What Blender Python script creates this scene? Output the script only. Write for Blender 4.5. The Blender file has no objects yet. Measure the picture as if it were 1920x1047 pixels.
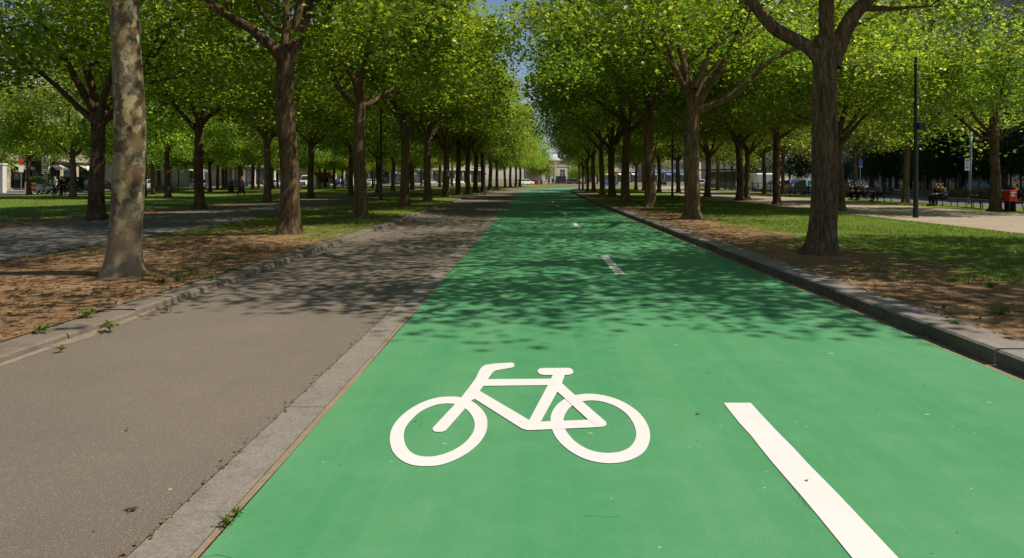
import bpy, bmesh, math, random
import numpy as np

R = math.radians
rnd = random.Random(7)
SC = bpy.context.scene
COL = SC.collection

# ------------------------------------------------------------------ camera constants
CAM_H, F, VX, HY = 1.65, 1250.0, 1005.0, 335.0      # photograph 1920 px wide


def at(px, py, z=0.0):
    """ground point seen at a pixel of the photograph"""
    d = (CAM_H - z) * F / (py - HY)
    return ((px - VX) / F * d, d)


def pz(px, py, d):
    """x and z of a pixel at depth d"""
    return ((px - VX) / F * d, CAM_H + (HY - py) / F * d)


ZL, ZR = 0.10, 0.13          # verge levels left and right of the road

# road frame: s runs along the green lane's left edge, t to the right of it
S0, RAD = 80.0, 115.0


def x0(s):
    return -1.46 - 0.0055 * min(s, S0)


def P(s, t=0.0):
    if s <= S0:
        return (x0(s) + t, s)
    a = (s - S0) / RAD
    return (x0(S0) + RAD - (RAD - t) * math.cos(a), S0 + (RAD - t) * math.sin(a))


def yaw(s):
    return 0.0 if s <= S0 else -(s - S0) / RAD


def sm(v):
    v = max(0.0, min(1.0, v))
    return v * v * (3 - 2 * v)


def wR(s):
    return 5.43 + 0.5 * sm((s - 40) / 40)


def wL(s):
    return 3.21 + 0.85 * sm(s / 60)


# ------------------------------------------------------------------ materials
class NT:
    def __init__(self, name):
        m = bpy.data.materials.new(name)
        m.use_nodes = True
        self.m = m
        self.t = m.node_tree
        self.n = self.t.nodes
        self.l = self.t.links
        self.n.clear()
        self.out = self.n.new('ShaderNodeOutputMaterial')

    def node(self, kind, **kw):
        n = self.n.new('ShaderNode' + kind)
        for k, v in kw.items():
            if k.startswith('i_'):
                n.inputs[k[2:].replace('_', ' ')].default_value = v
            else:
                setattr(n, k, v)
        return n

    def link(self, a, b):
        self.l.new(a, b)

    def coord(self, scale=(1, 1, 1), kind='Object', jitter=False):
        c = self.node('TexCoord')
        mp = self.node('Mapping')
        mp.inputs['Scale'].default_value = scale
        self.link(c.outputs[kind], mp.inputs['Vector'])
        if jitter:
            oi = self.node('ObjectInfo')
            mu = self.node('Math', operation='MULTIPLY')
            mu.inputs[1].default_value = 97.0
            self.link(oi.outputs['Random'], mu.inputs[0])
            cx = self.node('CombineXYZ')
            self.link(mu.outputs[0], cx.inputs['X'])
            self.link(mu.outputs[0], cx.inputs['Y'])
            self.link(cx.outputs[0], mp.inputs['Location'])
        return mp.outputs['Vector']

    def noise(self, vec, scale, detail=4.0, rough=0.55, dist=0.0):
        n = self.node('TexNoise')
        n.inputs['Scale'].default_value = scale
        n.inputs['Detail'].default_value = detail
        n.inputs['Roughness'].default_value = rough
        n.inputs['Distortion'].default_value = dist
        self.link(vec, n.inputs['Vector'])
        return n.outputs['Fac']

    def ramp(self, fac, stops, const=False):
        r = self.node('ValToRGB')
        e = r.color_ramp.elements
        while len(e) < len(stops):
            e.new(0.5)
        for el, (p, c) in zip(e, stops):
            el.position = p
            el.color = (c, c, c, 1) if isinstance(c, (int, float)) else (*c, 1)
        if const:
            r.color_ramp.interpolation = 'CONSTANT'
        self.link(fac, r.inputs['Fac'])
        return r.outputs['Color']

    def mix(self, fac, a, b, blend='MIX'):
        n = self.node('Mix', data_type='RGBA', blend_type=blend)
        for i, v in ((0, fac), (6, a), (7, b)):
            if hasattr(v, 'links') or hasattr(v, 'is_output'):
                self.link(v, n.inputs[i])
            elif isinstance(v, (int, float)):
                n.inputs[i].default_value = v
            else:
                n.inputs[i].default_value = (*v, 1)
        return n.outputs[2]

    def math(self, op, a, b=None, clamp=False):
        n = self.node('Math', operation=op, use_clamp=clamp)
        for i, v in ((0, a), (1, b)):
            if v is None:
                continue
            if isinstance(v, (int, float)):
                n.inputs[i].default_value = v
            else:
                self.link(v, n.inputs[i])
        return n.outputs[0]

    def bump(self, h, strength=0.3, dist=0.02):
        b = self.node('Bump')
        b.inputs['Strength'].default_value = strength
        b.inputs['Distance'].default_value = dist
        self.link(h, b.inputs['Height'])
        return b.outputs['Normal']

    def principled(self, color, rough=0.8, normal=None, spec=0.3, metal=0.0, **kw):
        p = self.node('BsdfPrincipled')
        if isinstance(color, tuple):
            p.inputs['Base Color'].default_value = (*color, 1)
        else:
            self.link(color, p.inputs['Base Color'])
        if isinstance(rough, (int, float)):
            p.inputs['Roughness'].default_value = rough
        else:
            self.link(rough, p.inputs['Roughness'])
        p.inputs['Specular IOR Level'].default_value = spec
        p.inputs['Metallic'].default_value = metal
        for k, v in kw.items():
            p.inputs[k.replace('_', ' ')].default_value = v
        if normal is not None:
            self.link(normal, p.inputs['Normal'])
        return p.outputs[0]

    def done(self, shader):
        self.link(shader, self.out.inputs['Surface'])
        return self.m


def mat_plain(name, col, rough=0.6, var=0.15, scale=6.0, metal=0.0, spec=0.4, coat=0.0):
    """a painted or solid surface with faint unevenness"""
    t = NT(name)
    v = t.coord(jitter=True)
    n = t.noise(v, scale, 5, 0.6)
    lo = tuple(c * (1 - var) for c in col)
    hi = tuple(min(1, c * (1 + var)) for c in col)
    c = t.ramp(n, [(0.3, lo), (0.7, hi)])
    kw = {'Coat_Weight': coat, 'Coat_Roughness': 0.08} if coat else {}
    return t.done(t.principled(c, rough, spec=spec, metal=metal, **kw))


def mat_green():
    t = NT('green_lane_paint')
    v = t.coord()
    big = t.noise(v, 0.35, 4, 0.55)
    mid = t.noise(v, 3.0, 5, 0.65)
    fine = t.noise(v, 140, 3, 0.7)
    c = t.ramp(big, [(0.3, (0.045, 0.225, 0.087)), (0.75, (0.075, 0.254, 0.118))])
    c2 = t.mix(t.ramp(mid, [(0.45, 0.0), (0.75, 0.30)]), c, (0.15, 0.34, 0.19))
    trk = t.noise(t.coord((1.6, 0.05, 1)), 1.0, 5, 0.65)
    c2 = t.mix(t.ramp(trk, [(0.42, 0.0), (0.72, 0.6)]), c2, (0.13, 0.30, 0.15))
    blo = t.noise(v, 1.1, 6, 0.7)
    c2 = t.mix(t.ramp(blo, [(0.48, 0.0), (0.7, 0.5)]), c2, (0.045, 0.22, 0.085))
    c3 = t.mix(t.ramp(fine, [(0.35, 0.30), (0.6, 0.0)]), c2, (0.035, 0.16, 0.07))
    # worn chips, elongated along no particular way
    vc = t.coord((1.0, 1.5, 1.0))
    vo = t.node('TexVoronoi', feature='F1')
    vo.inputs['Scale'].default_value = 2.4
    vo.inputs['Randomness'].default_value = 1.0
    wob = t.noise(vc, 9, 4, 0.6)
    t.link(vc, vo.inputs['Vector'])
    d = t.math('ADD', vo.outputs['Distance'], t.math('MULTIPLY', t.math('SUBTRACT', wob, 0.5), 0.22))
    chip = t.math('MULTIPLY', t.math('LESS_THAN', d, 0.045), t.math('GREATER_THAN', vo.outputs['Color'], 0.55))
    c4 = t.mix(t.math('MULTIPLY', chip, 0.75), c3, (0.38, 0.33, 0.24))
    # tiny pale grains and dark pits
    v2 = t.node('TexVoronoi', feature='F1')
    v2.inputs['Scale'].default_value = 9
    t.link(v, v2.inputs['Vector'])
    grain = t.math('MULTIPLY', t.math('LESS_THAN', v2.outputs['Distance'], 0.06), t.math('GREATER_THAN', v2.outputs['Color'], 0.6))
    c5 = t.mix(t.math('MULTIPLY', grain, 0.7), c4, (0.42, 0.45, 0.36))
    v4 = t.node('TexVoronoi', feature='F1')
    v4.inputs['Scale'].default_value = 6
    t.link(t.coord((1.1, 0.9, 1)), v4.inputs['Vector'])
    pit = t.math('MULTIPLY', t.math('LESS_THAN', v4.outputs['Distance'], 0.035), t.math('GREATER_THAN', v4.outputs['Color'], 0.5))
    c5 = t.mix(pit, c5, (0.02, 0.05, 0.03))
    # hairline cracks in a few places
    wv = t.node('Mix', data_type='VECTOR')
    nz = t.node('TexNoise')
    nz.inputs['Scale'].default_value = 3.5
    nz.inputs['Detail'].default_value = 5
    t.link(v, nz.inputs['Vector'])
    wv.inputs[0].default_value = 0.16
    t.link(v, wv.inputs[4])
    t.link(nz.outputs['Color'], wv.inputs[5])
    v3 = t.node('TexVoronoi', feature='DISTANCE_TO_EDGE')
    v3.inputs['Scale'].default_value = 0.62
    t.link(wv.outputs[1], v3.inputs['Vector'])
    msk = t.noise(t.coord((1, 1, 1)), 0.9, 2, 0.5)
    crack = t.math('MULTIPLY', t.math('LESS_THAN', v3.outputs['Distance'], 0.0018), t.math('GREATER_THAN', msk, 0.60))
    c6 = t.mix(t.math('MULTIPLY', crack, 0.55), c5, (0.02, 0.07, 0.035))
    h = t.math('SUBTRACT', fine, t.math('MULTIPLY', crack, 2.0))
    return t.done(t.principled(c6, 0.72, t.bump(h, 0.45, 0.004), spec=0.25))


def mat_asphalt(name, base, warm, scale=1.0):
    t = NT(name)
    v = t.coord()
    big = t.noise(v, 0.5, 5, 0.6)
    fine = t.noise(v, 110 * scale, 3, 0.75)
    vo = t.node('TexVoronoi', feature='F1')
    vo.inputs['Scale'].default_value = 75 * scale
    t.link(v, vo.inputs['Vector'])
    c = t.ramp(big, [(0.3, base), (0.72, warm)])
    c = t.mix(t.ramp(fine, [(0.38, 0.55), (0.6, 0.0)]), c, tuple(x * 0.45 for x in base))
    pale = t.math('MULTIPLY', t.math('LESS_THAN', vo.outputs['Distance'], 0.33), t.math('GREATER_THAN', vo.outputs['Color'], 0.62))
    c = t.mix(t.math('MULTIPLY', pale, 0.35), c, tuple(min(1, x * 1.9) for x in warm))
    st = t.noise(t.coord((1, 0.25, 1)), 1.7, 5, 0.7)
    c = t.mix(t.ramp(st, [(0.55, 0.0), (0.8, 0.3)]), c, tuple(x * 0.55 for x in base))
    v5 = t.node('TexVoronoi', feature='F1')
    v5.inputs['Scale'].default_value = 2.2
    t.link(v, v5.inputs['Vector'])
    bit = t.math('MULTIPLY', t.math('LESS_THAN', v5.outputs['Distance'], 0.03), t.math('GREATER_THAN', v5.outputs['Color'], 0.55))
    c = t.mix(t.math('MULTIPLY', bit, 0.8), c, (0.42, 0.36, 0.27))
    h = t.math('ADD', fine, t.math('MULTIPLY', vo.outputs['Distance'], 0.9))
    return t.done(t.principled(c, 0.85, t.bump(h, 0.55, 0.006), spec=0.2))


def mat_stone(name, a, b, scale=1.0, joints=True):
    t = NT(name)
    v = t.coord()
    n = t.noise(v, 1.6 * scale, 6, 0.65)
    f = t.noise(v, 60 * scale, 3, 0.7)
    c = t.ramp(n, [(0.3, a), (0.7, b)])
    c = t.mix(t.ramp(f, [(0.38, 0.5), (0.6, 0.0)]), c, tuple(x * 0.5 for x in a))
    if joints:
        w = t.noise(v, 5 * scale, 6, 0.75)
        c = t.mix(t.ramp(w, [(0.5, 0.0), (0.68, 0.5)]), c, tuple(x * 0.5 for x in a))
    return t.done(t.principled(c, 0.85, t.bump(f, 0.4, 0.006), spec=0.2))


def mat_white_paint():
    t = NT('white_road_paint')
    v = t.coord()
    n = t.noise(v, 2.5, 6, 0.7)
    f = t.noise(v, 90, 3, 0.7)
    c = t.ramp(n, [(0.3, (0.57, 0.562, 0.555)), (0.7, (0.62, 0.612, 0.605))])
    c = t.mix(t.ramp(f, [(0.24, 0.8), (0.36, 0.0)]), c, (0.45, 0.43, 0.38))
    w = t.noise(v, 7, 6, 0.75)
    c = t.mix(t.ramp(w, [(0.60, 0.0), (0.70, 0.5)]), c, (0.5, 0.5, 0.42))
    return t.done(t.principled(c, 0.7, t.bump(f, 0.35, 0.003), spec=0.25))


def mat_verge():
    t = NT('earth_and_turf')
    v = t.coord()
    at_ = t.node('Attribute', attribute_name='grass')
    n1 = t.noise(v, 0.9, 6, 0.65)
    n2 = t.noise(v, 5.0, 6, 0.7)
    n3 = t.noise(v, 45, 4, 0.75)
    dirt = t.ramp(n2, [(0.25, (0.2295, 0.1318, 0.06375)), (0.5, (0.3655, 0.2295, 0.1275)), (0.75, (0.459, 0.306, 0.1785))])
    dirt = t.mix(t.ramp(n3, [(0.35, 0.75), (0.6, 0.0)]), dirt, (0.11, 0.06, 0.03))
    dirt = t.mix(t.ramp(n1, [(0.4, 0.0), (0.62, 0.6)]), dirt, (0.15, 0.085, 0.042))
    n4 = t.noise(v, 14, 5, 0.7)
    dirt = t.mix(t.ramp(n4, [(0.55, 0.0), (0.7, 0.5)]), dirt, (0.10, 0.055, 0.028))
    turf = t.ramp(n3, [(0.25, (0.0414, 0.0782, 0.01104)), (0.5, (0.1058, 0.1656, 0.02024)), (0.75, (0.1932, 0.2576, 0.0414))])
    turf = t.mix(t.ramp(n2, [(0.45, 0.0), (0.8, 0.55)]), turf, (0.19, 0.17, 0.06))
    g = t.math('ADD', at_.outputs['Fac'], t.math('MULTIPLY', t.math('SUBTRACT', n1, 0.5), 1.5))
    g = t.math('ADD', g, t.math('MULTIPLY', t.math('SUBTRACT', n2, 0.5), 0.7))
    fac = t.ramp(g, [(0.38, 0.0), (0.62, 1.0)])
    c = t.mix(fac, dirt, turf)
    h = t.math('ADD', t.math('MULTIPLY', n3, 0.6), t.math('MULTIPLY', n2, 1.0))
    return t.done(t.principled(c, 0.95, t.bump(h, 0.9, 0.05), spec=0.1))


def mat_bark(name, dark, mid, pale, patch=False):
    t = NT(name)
    v = t.coord((1, 1, 0.22), jitter=True)
    vb = t.coord((1, 1, 1), jitter=True)
    n = t.noise(v, 11, 8, 0.7, 0.5)
    big = t.noise(t.coord((1, 1, 0.5), jitter=True), 2.2, 6, 0.65)
    f = t.noise(vb, 60, 4, 0.7)
    c = t.ramp(n, [(0.3, dark), (0.55, mid), (0.78, pale)])
    rn = t.noise(t.coord((1, 1, 0.13), jitter=True), 17, 5, 0.6, 0.8)
    fis = t.ramp(t.math('ABSOLUTE', t.math('SUBTRACT', rn, 0.5)), [(0.0, 1.0), (0.045, 0.0)])
    if not patch:
        c = t.mix(t.math('MULTIPLY', fis, 0.5), c, tuple(x * 0.45 for x in dark))
        blot = t.noise(vb, 4.5, 5, 0.7)
        c = t.mix(t.ramp(blot, [(0.58, 0.0), (0.68, 0.4)]), c, (0.30, 0.25, 0.17))
        moss = t.noise(t.coord((1, 1, 0.6), jitter=True), 1.6, 4, 0.6)
        c = t.mix(t.ramp(moss, [(0.55, 0.0), (0.75, 0.35)]), c, (0.10, 0.105, 0.04))
    c = t.mix(t.ramp(big, [(0.35, 0.5), (0.65, 0.0)]), c, tuple(x * 0.6 for x in dark))
    c = t.mix(t.ramp(f, [(0.35, 0.45), (0.6, 0.0)]), c, tuple(x * 0.5 for x in dark))
    h = t.math('SUBTRACT', t.math('ADD', t.math('MULTIPLY', n, 1.0), t.math('MULTIPLY', f, 0.25)), t.math('MULTIPLY', fis, 0.5))
    if patch:
        nz = t.node('TexNoise')
        nz.inputs['Scale'].default_value = 8.0
        nz.inputs['Detail'].default_value = 5
        t.link(vb, nz.inputs['Vector'])
        wv = t.node('Mix', data_type='VECTOR')
        wv.inputs[0].default_value = 0.2
        mp = t.coord((1, 1, 0.62), jitter=True)
        t.link(mp, wv.inputs[4])
        t.link(nz.outputs['Color'], wv.inputs[5])
        vo = t.node('TexVoronoi', feature='F1')
        vo.inputs['Scale'].default_value = 10.0
        t.link(wv.outputs[1], vo.inputs['Vector'])
        sx = t.node('SeparateColor')
        t.link(vo.outputs['Color'], sx.inputs[0])
        pc = t.ramp(sx.outputs[0], [(0.0, (0.119, 0.07225, 0.0357)), (0.35, (0.17, 0.1148, 0.0595)), (0.58, (0.2295, 0.1742, 0.08925)),
                                   (0.72, (0.34, 0.289, 0.1487)), (0.86, (0.459, 0.391, 0.2253))], const=True)
        vo2 = t.node('TexVoronoi', feature='F1')
        vo2.inputs['Scale'].default_value = 15
        t.link(wv.outputs[1], vo2.inputs['Vector'])
        sx2 = t.node('SeparateColor')
        t.link(vo2.outputs['Color'], sx2.inputs[0])
        p2 = t.ramp(sx2.outputs[0], [(0.0, (0.15, 0.12, 0.075)), (0.4, (0.25, 0.21, 0.135)), (0.75, (0.40, 0.37, 0.25))], const=True)
        pc = t.mix(t.ramp(t.noise(vb, 3.5, 4, 0.6), [(0.48, 0.0), (0.56, 1.0)]), pc, p2)
        pc = t.mix(0.08, pc, (0.24, 0.20, 0.13))
        pc = t.mix(t.ramp(f, [(0.3, 0.5), (0.6, 0.0)]), pc, (0.10, 0.085, 0.05))
        n9 = t.noise(vb, 18, 5, 0.7)
        pc = t.mix(t.ramp(n9, [(0.28, 0.55), (0.42, 0.0)]), pc, (0.09, 0.07, 0.045))
        # the flaking stops towards the foot, which is rough and brown
        oc = t.node('TexCoord')
        se = t.node('SeparateXYZ')
        t.link(oc.outputs['Object'], se.inputs[0])
        z = t.math('ADD', se.outputs['Z'], t.math('MULTIPLY', big, 1.2))
        rough_foot = t.ramp(t.math('MULTIPLY', z, 0.5), [(0.5, 0.0), (0.85, 1.0)])
        c = t.mix(rough_foot, t.mix(0.55, c, (0.34, 0.25, 0.16)), pc)
        h = t.math('ADD', t.math('MULTIPLY', sx.outputs[0], 0.5), t.math('MULTIPLY', f, 0.3))
    return t.done(t.principled(c, 0.9, t.bump(h, 0.8, 0.04), spec=0.15))


def mat_leaf(name, lo, hi, tr):
    t = NT(name)
    g = t.node('NewGeometry')
    oi = t.node('ObjectInfo')
    c = t.ramp(g.outputs['Random Per Island'], [(0.0, lo), (0.7, tuple(a * .7 + b * .3 for a, b in zip(lo, hi))), (1.0, hi)])
    hs = t.node('HueSaturation')
    t.link(c, hs.inputs['Color'])
    t.link(t.math('ADD', t.math('MULTIPLY', oi.outputs['Random'], 0.03), 0.485), hs.inputs['Hue'])
    t.link(t.math('ADD', t.math('MULTIPLY', oi.outputs['Random'], 0.3), 0.85), hs.inputs['Value'])
    p = t.principled(hs.outputs[0], 0.36, spec=0.45)
    tl = t.node('BsdfTranslucent')
    t.link(t.mix(1.0, hs.outputs[0], tr, 'MULTIPLY'), tl.inputs['Color'])
    mx = t.node('MixShader')
    mx.inputs[0].default_value = 0.5
    t.link(p, mx.inputs[1])
    t.link(tl.outputs[0], mx.inputs[2])
    return t.done(mx.outputs[0])


def mat_glass(name, col=(0.03, 0.04, 0.05)):
    t = NT(name)
    n = t.noise(t.coord(), 0.8, 3, 0.5)
    c = t.ramp(n, [(0.3, tuple(x * 0.6 for x in col)), (0.7, tuple(x * 1.6 for x in col))])
    return t.done(t.principled(c, 0.06, spec=0.7))


M = {}
M['green'] = mat_green()
M['white'] = mat_white_paint()
M['asphalt'] = mat_asphalt('aged_asphalt', (0.148, 0.124, 0.1024), (0.196, 0.164, 0.1344))
M['path'] = mat_asphalt('path_asphalt', (0.1364, 0.1258, 0.1144), (0.176, 0.1628, 0.1452), 0.6)
M['street'] = mat_asphalt('street_asphalt', (0.10, 0.10, 0.105), (0.14, 0.14, 0.145), 0.5)
M['gravel'] = mat_asphalt('beige_gravel', (0.306, 0.2465, 0.187), (0.3825, 0.3145, 0.238), 0.5)
M['pavement'] = mat_stone('pavement', (0.25, 0.23, 0.2), (0.33, 0.30, 0.27))
M['band'] = mat_stone('concrete_band', (0.1998, 0.1776, 0.1517), (0.2516, 0.2257, 0.1961))
M['kerb'] = mat_stone('kerb_stone', (0.1955, 0.17, 0.153), (0.2805, 0.2465, 0.221))
M['kerb_brown'] = mat_stone('worn_brown_kerb', (0.1445, 0.119, 0.0952), (0.2125, 0.1785, 0.1445))
M['kerb_face'] = mat_stone('shade_dark_kerb_face', (0.085, 0.07, 0.055), (0.17, 0.145, 0.12))  # shade of the face turned from the sun, put into the stone colour
M['sand'] = mat_stone('sand_joint', (0.24, 0.184, 0.124), (0.304, 0.24, 0.168), 2)
M['drift'] = mat_stone('drifted_sand', (0.1785, 0.1445, 0.1105), (0.2635, 0.2082, 0.1487), 3)
M['verge'] = mat_verge()
M['ground'] = mat_stone('bare_ground', (0.16, 0.13, 0.10), (0.22, 0.19, 0.14), 0.3)
M['bark_dark'] = mat_bark('bark_dark', (0.058, 0.036, 0.021), (0.21, 0.135, 0.08), (0.40, 0.275, 0.17))
M['bark_brown'] = mat_bark('bark_brown', (0.085, 0.054, 0.032), (0.28, 0.185, 0.115), (0.48, 0.345, 0.22))
M['bark_pale'] = mat_bark('bark_pale', (0.13, 0.088, 0.055), (0.30, 0.205, 0.13), (0.46, 0.335, 0.22))
M['bark_patch'] = mat_bark('bark_mottled', (0.09, 0.07, 0.045), (0.24, 0.19, 0.125), (0.36, 0.29, 0.2), True)
M['leaf'] = mat_leaf('leaf_green', (0.10, 0.185, 0.016), (0.47, 0.56, 0.10), (1.65, 1.6, 0.58))
M['leaf_dark'] = mat_leaf('leaf_hedge_and_shade', (0.035, 0.085, 0.012), (0.075, 0.14, 0.02), (1.2, 1.3, 0.6))  # hedge green; on the far-pavement trees it paints their shade into the leaves
M['leaf_yellow'] = mat_leaf('leaf_yellowing', (0.20, 0.21, 0.02), (0.38, 0.33, 0.03), (1.3, 1.2, 0.5))
M['grass'] = mat_leaf('grass_blade', (0.08, 0.145, 0.018), (0.26, 0.33, 0.055), (1.2, 1.3, 0.6))
M['weed'] = mat_leaf('weed_leaf', (0.09, 0.16, 0.015), (0.22, 0.29, 0.035), (1.2, 1.3, 0.6))
M['litter'] = mat_leaf('dry_litter', (0.14, 0.08, 0.035), (0.45, 0.31, 0.17), (1, 0.9, 0.7))
M['metal_dark'] = mat_plain('dark_painted_metal', (0.018, 0.02, 0.02), 0.45, metal=0.3)
M['metal_grey'] = mat_plain('grey_metal', (0.30, 0.31, 0.33), 0.4, metal=0.6)
M['blue_grey'] = mat_plain('blue_grey_paint', (0.16, 0.20, 0.28), 0.5)
M['wood_dark'] = mat_plain('dark_bench_wood', (0.05, 0.04, 0.03), 0.6, 0.35)
M['wood_green'] = mat_plain('green_bench_wood', (0.04, 0.06, 0.025), 0.6, 0.3)
M['glass'] = mat_glass('window_glass')
M['car_glass'] = mat_glass('car_glass', (0.02, 0.025, 0.03))
M['pale_glass'] = mat_glass('shelter_glass', (0.07, 0.11, 0.14))
M['rubber'] = mat_plain('tyre_rubber', (0.015, 0.015, 0.015), 0.8)
M['rim'] = mat_plain('wheel_rim', (0.45, 0.45, 0.46), 0.3, metal=0.9)
M['lamp'] = mat_plain('lamp_lens', (0.75, 0.75, 0.72), 0.15)
M['red_lens'] = mat_plain('red_lens', (0.45, 0.02, 0.02), 0.2)
M['stone_pale'] = mat_stone('facade_stone', (0.52, 0.46, 0.37), (0.64, 0.57, 0.47), 0.3)
M['stone_warm'] = mat_stone('facade_stone_warm', (0.46, 0.38, 0.30), (0.56, 0.48, 0.38), 0.3)
M['stone_grey'] = mat_stone('facade_stone_grey', (0.36, 0.34, 0.31), (0.45, 0.43, 0.40), 0.3)
M['zinc'] = mat_plain('zinc_roof', (0.19, 0.21, 0.24), 0.5, metal=0.2)
M['frame'] = mat_plain('window_frame_paint', (0.62, 0.60, 0.56), 0.5)
M['red'] = mat_plain('red_paint', (0.55, 0.03, 0.02), 0.5)
M['blue'] = mat_plain('blue_paint', (0.03, 0.10, 0.35), 0.4)
M['white_panel'] = mat_plain('white_panel', (0.75, 0.75, 0.74), 0.5)
M['black'] = mat_plain('black_ink', (0.012, 0.012, 0.014), 0.6)
M['skin'] = mat_plain('skin', (0.45, 0.27, 0.19), 0.55)
M['hair'] = mat_plain('dark_hair', (0.025, 0.017, 0.012), 0.6)
M['terracotta'] = mat_plain('terracotta', (0.42, 0.19, 0.11), 0.8)


def cloth(name, c):
    if 'c_' + name not in M:
        M['c_' + name] = mat_plain('cloth_' + name, c, 0.9, 0.25, 20, spec=0.1)
    return M['c_' + name]


def paint(name, c):
    if 'p_' + name not in M:
        M['p_' + name] = mat_plain('car_paint_' + name, c, 0.3, 0.04, 2, coat=0.6, spec=0.5)
    return M['p_' + name]


# ------------------------------------------------------------------ mesh helpers
class MB:
    """collects shapes and links them as ONE mesh object"""

    def __init__(self):
        self.v, self.f, self.mi = [], [], []
        self.cur = 0

    def add(self, vs, fs):
        b = len(self.v)
        self.v += [tuple(v) for v in vs]
        self.f += [tuple(i + b for i in f) for f in fs]
        self.mi += [self.cur] * len(fs)
        return self

    def box(self, x0, x1, y0, y1, z0, z1, taper=0.0):
        tx, ty = taper, taper
        vs = [(x0, y0, z0), (x1, y0, z0), (x1, y1, z0), (x0, y1, z0),
              (x0 + tx, y0 + ty, z1), (x1 - tx, y0 + ty, z1), (x1 - tx, y1 - ty, z1), (x0 + tx, y1 - ty, z1)]
        return self.add(vs, [(3, 2, 1, 0), (4, 5, 6, 7), (0, 1, 5, 4), (1, 2, 6, 5), (2, 3, 7, 6), (3, 0, 4, 7)])

    def tube(self, pts, rad, seg=8, cap=True):
        pts = np.asarray(pts, float)
        n = len(pts)
        rad = np.broadcast_to(np.asarray(rad, float), (n,))
        vs, fs = tube_arrays(pts, rad, seg)
        fs = [tuple(f) for f in fs]
        if cap:
            fs.append(tuple(range(seg))[::-1])
            fs.append(tuple(range((n - 1) * seg, n * seg)))
        return self.add(vs.tolist(), fs)

    def lathe(self, prof, seg=16, axis='z', c=(0, 0, 0)):
        vs, fs = [], []
        for r, h in prof:
            for k in range(seg):
                a = 2 * math.pi * k / seg
                p = (r * math.cos(a), r * math.sin(a), h)
                if axis == 'x':
                    p = (h, p[0], p[1])
                vs.append((p[0] + c[0], p[1] + c[1], p[2] + c[2]))
        for i in range(len(prof) - 1):
            for k in range(seg):
                k2 = (k + 1) % seg
                fs.append((i * seg + k, i * seg + k2, (i + 1) * seg + k2, (i + 1) * seg + k))
        return self.add(vs, fs)

    def prism(self, poly, x0, x1, inset=None):
        """polygon in (y, z) swept along x"""
        n = len(poly)
        vs = [(x0, y, z) for y, z in poly] + [(x1, y, z) for y, z in poly]
        fs = [tuple(range(n)), tuple(range(n, 2 * n))[::-1]]
        fs += [(i, i + n, (i + 1) % n + n, (i + 1) % n) for i in range(n)]
        return self.add(vs, fs)

    def build(self, name, mats, parent=None, smooth=False, bevel=0.0, fix=True):
        me = bpy.data.meshes.new(name)
        me.from_pydata(self.v, [], self.f)
        if not isinstance(mats, (list, tuple)):
            mats = [mats]
        for m in mats:
            me.materials.append(m)
        if len(mats) > 1:
            me.polygons.foreach_set('material_index', self.mi)
        if fix or bevel:
            bm = bmesh.new()
            bm.from_mesh(me)
            if bevel:
                bmesh.ops.remove_doubles(bm, verts=bm.verts, dist=1e-5)
                ed = [e for e in bm.edges if len(e.link_faces) == 2 and e.calc_face_angle(0) > 0.5]
                bmesh.ops.bevel(bm, geom=ed, offset=bevel, segments=2, affect='EDGES', profile=0.6, clamp_overlap=True)
            if fix:
                bmesh.ops.recalc_face_normals(bm, faces=bm.faces)
            bm.to_mesh(me)
            bm.free()
        if smooth:
            me.polygons.foreach_set('use_smooth', [True] * len(me.polygons))
        return link(name, me, parent)


def link(name, me, parent=None):
    o = bpy.data.objects.new(name, me)
    COL.objects.link(o)
    if parent is not None:
        o.parent = parent
    return o


def tag(o, label=None, cat=None, group=None, kind=None):
    if label:
        o['label'] = label
    if cat:
        o['category'] = cat
    if group:
        o['group'] = group
    if kind:
        o['kind'] = kind
    return o


def empty(name, loc=(0, 0, 0), rz=0.0):
    o = bpy.data.objects.new(name, None)
    COL.objects.link(o)
    o.empty_display_size = 0.2
    o.location = loc
    o.rotation_euler = (0, 0, rz)
    return o


def copy_tree(o, parent=None):
    c = o.copy()
    COL.objects.link(c)
    c.parent = parent
    for ch in list(KIDS.get(o.name, o.children)):
        copy_tree(ch, c)
    return c


KIDS = {}


def own_mat(o, m):
    """give one copy its own material without touching the shared mesh"""
    o.material_slots[0].link = 'OBJECT'
    o.material_slots[0].material = m


def tube_arrays(pts, rad, seg, wob=None):
    n = len(pts)
    tan = np.gradient(pts, axis=0)
    tan /= np.linalg.norm(tan, axis=1)[:, None] + 1e-9
    ref = np.array([1.0, 0, 0]) if abs(tan[0][0]) < 0.8 else np.array([0, 1.0, 0])
    a = 2 * math.pi * np.arange(seg) / seg
    vs = np.zeros((n, seg, 3))
    u = ref - tan[0] * ref.dot(tan[0])
    for i in range(n):
        u = u - tan[i] * u.dot(tan[i])
        u /= np.linalg.norm(u) + 1e-9
        w = np.cross(tan[i], u)
        r = rad[i] if wob is None else rad[i] * wob[i]
        vs[i] = pts[i] + (np.cos(a) * r)[:, None] * u + (np.sin(a) * r)[:, None] * w
    idx = np.arange(n * seg).reshape(n, seg)
    q = np.stack([idx[:-1], np.roll(idx[:-1], -1, 1), np.roll(idx[1:], -1, 1), idx[1:]], -1).reshape(-1, 4)
    return vs.reshape(-1, 3), q


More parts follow.
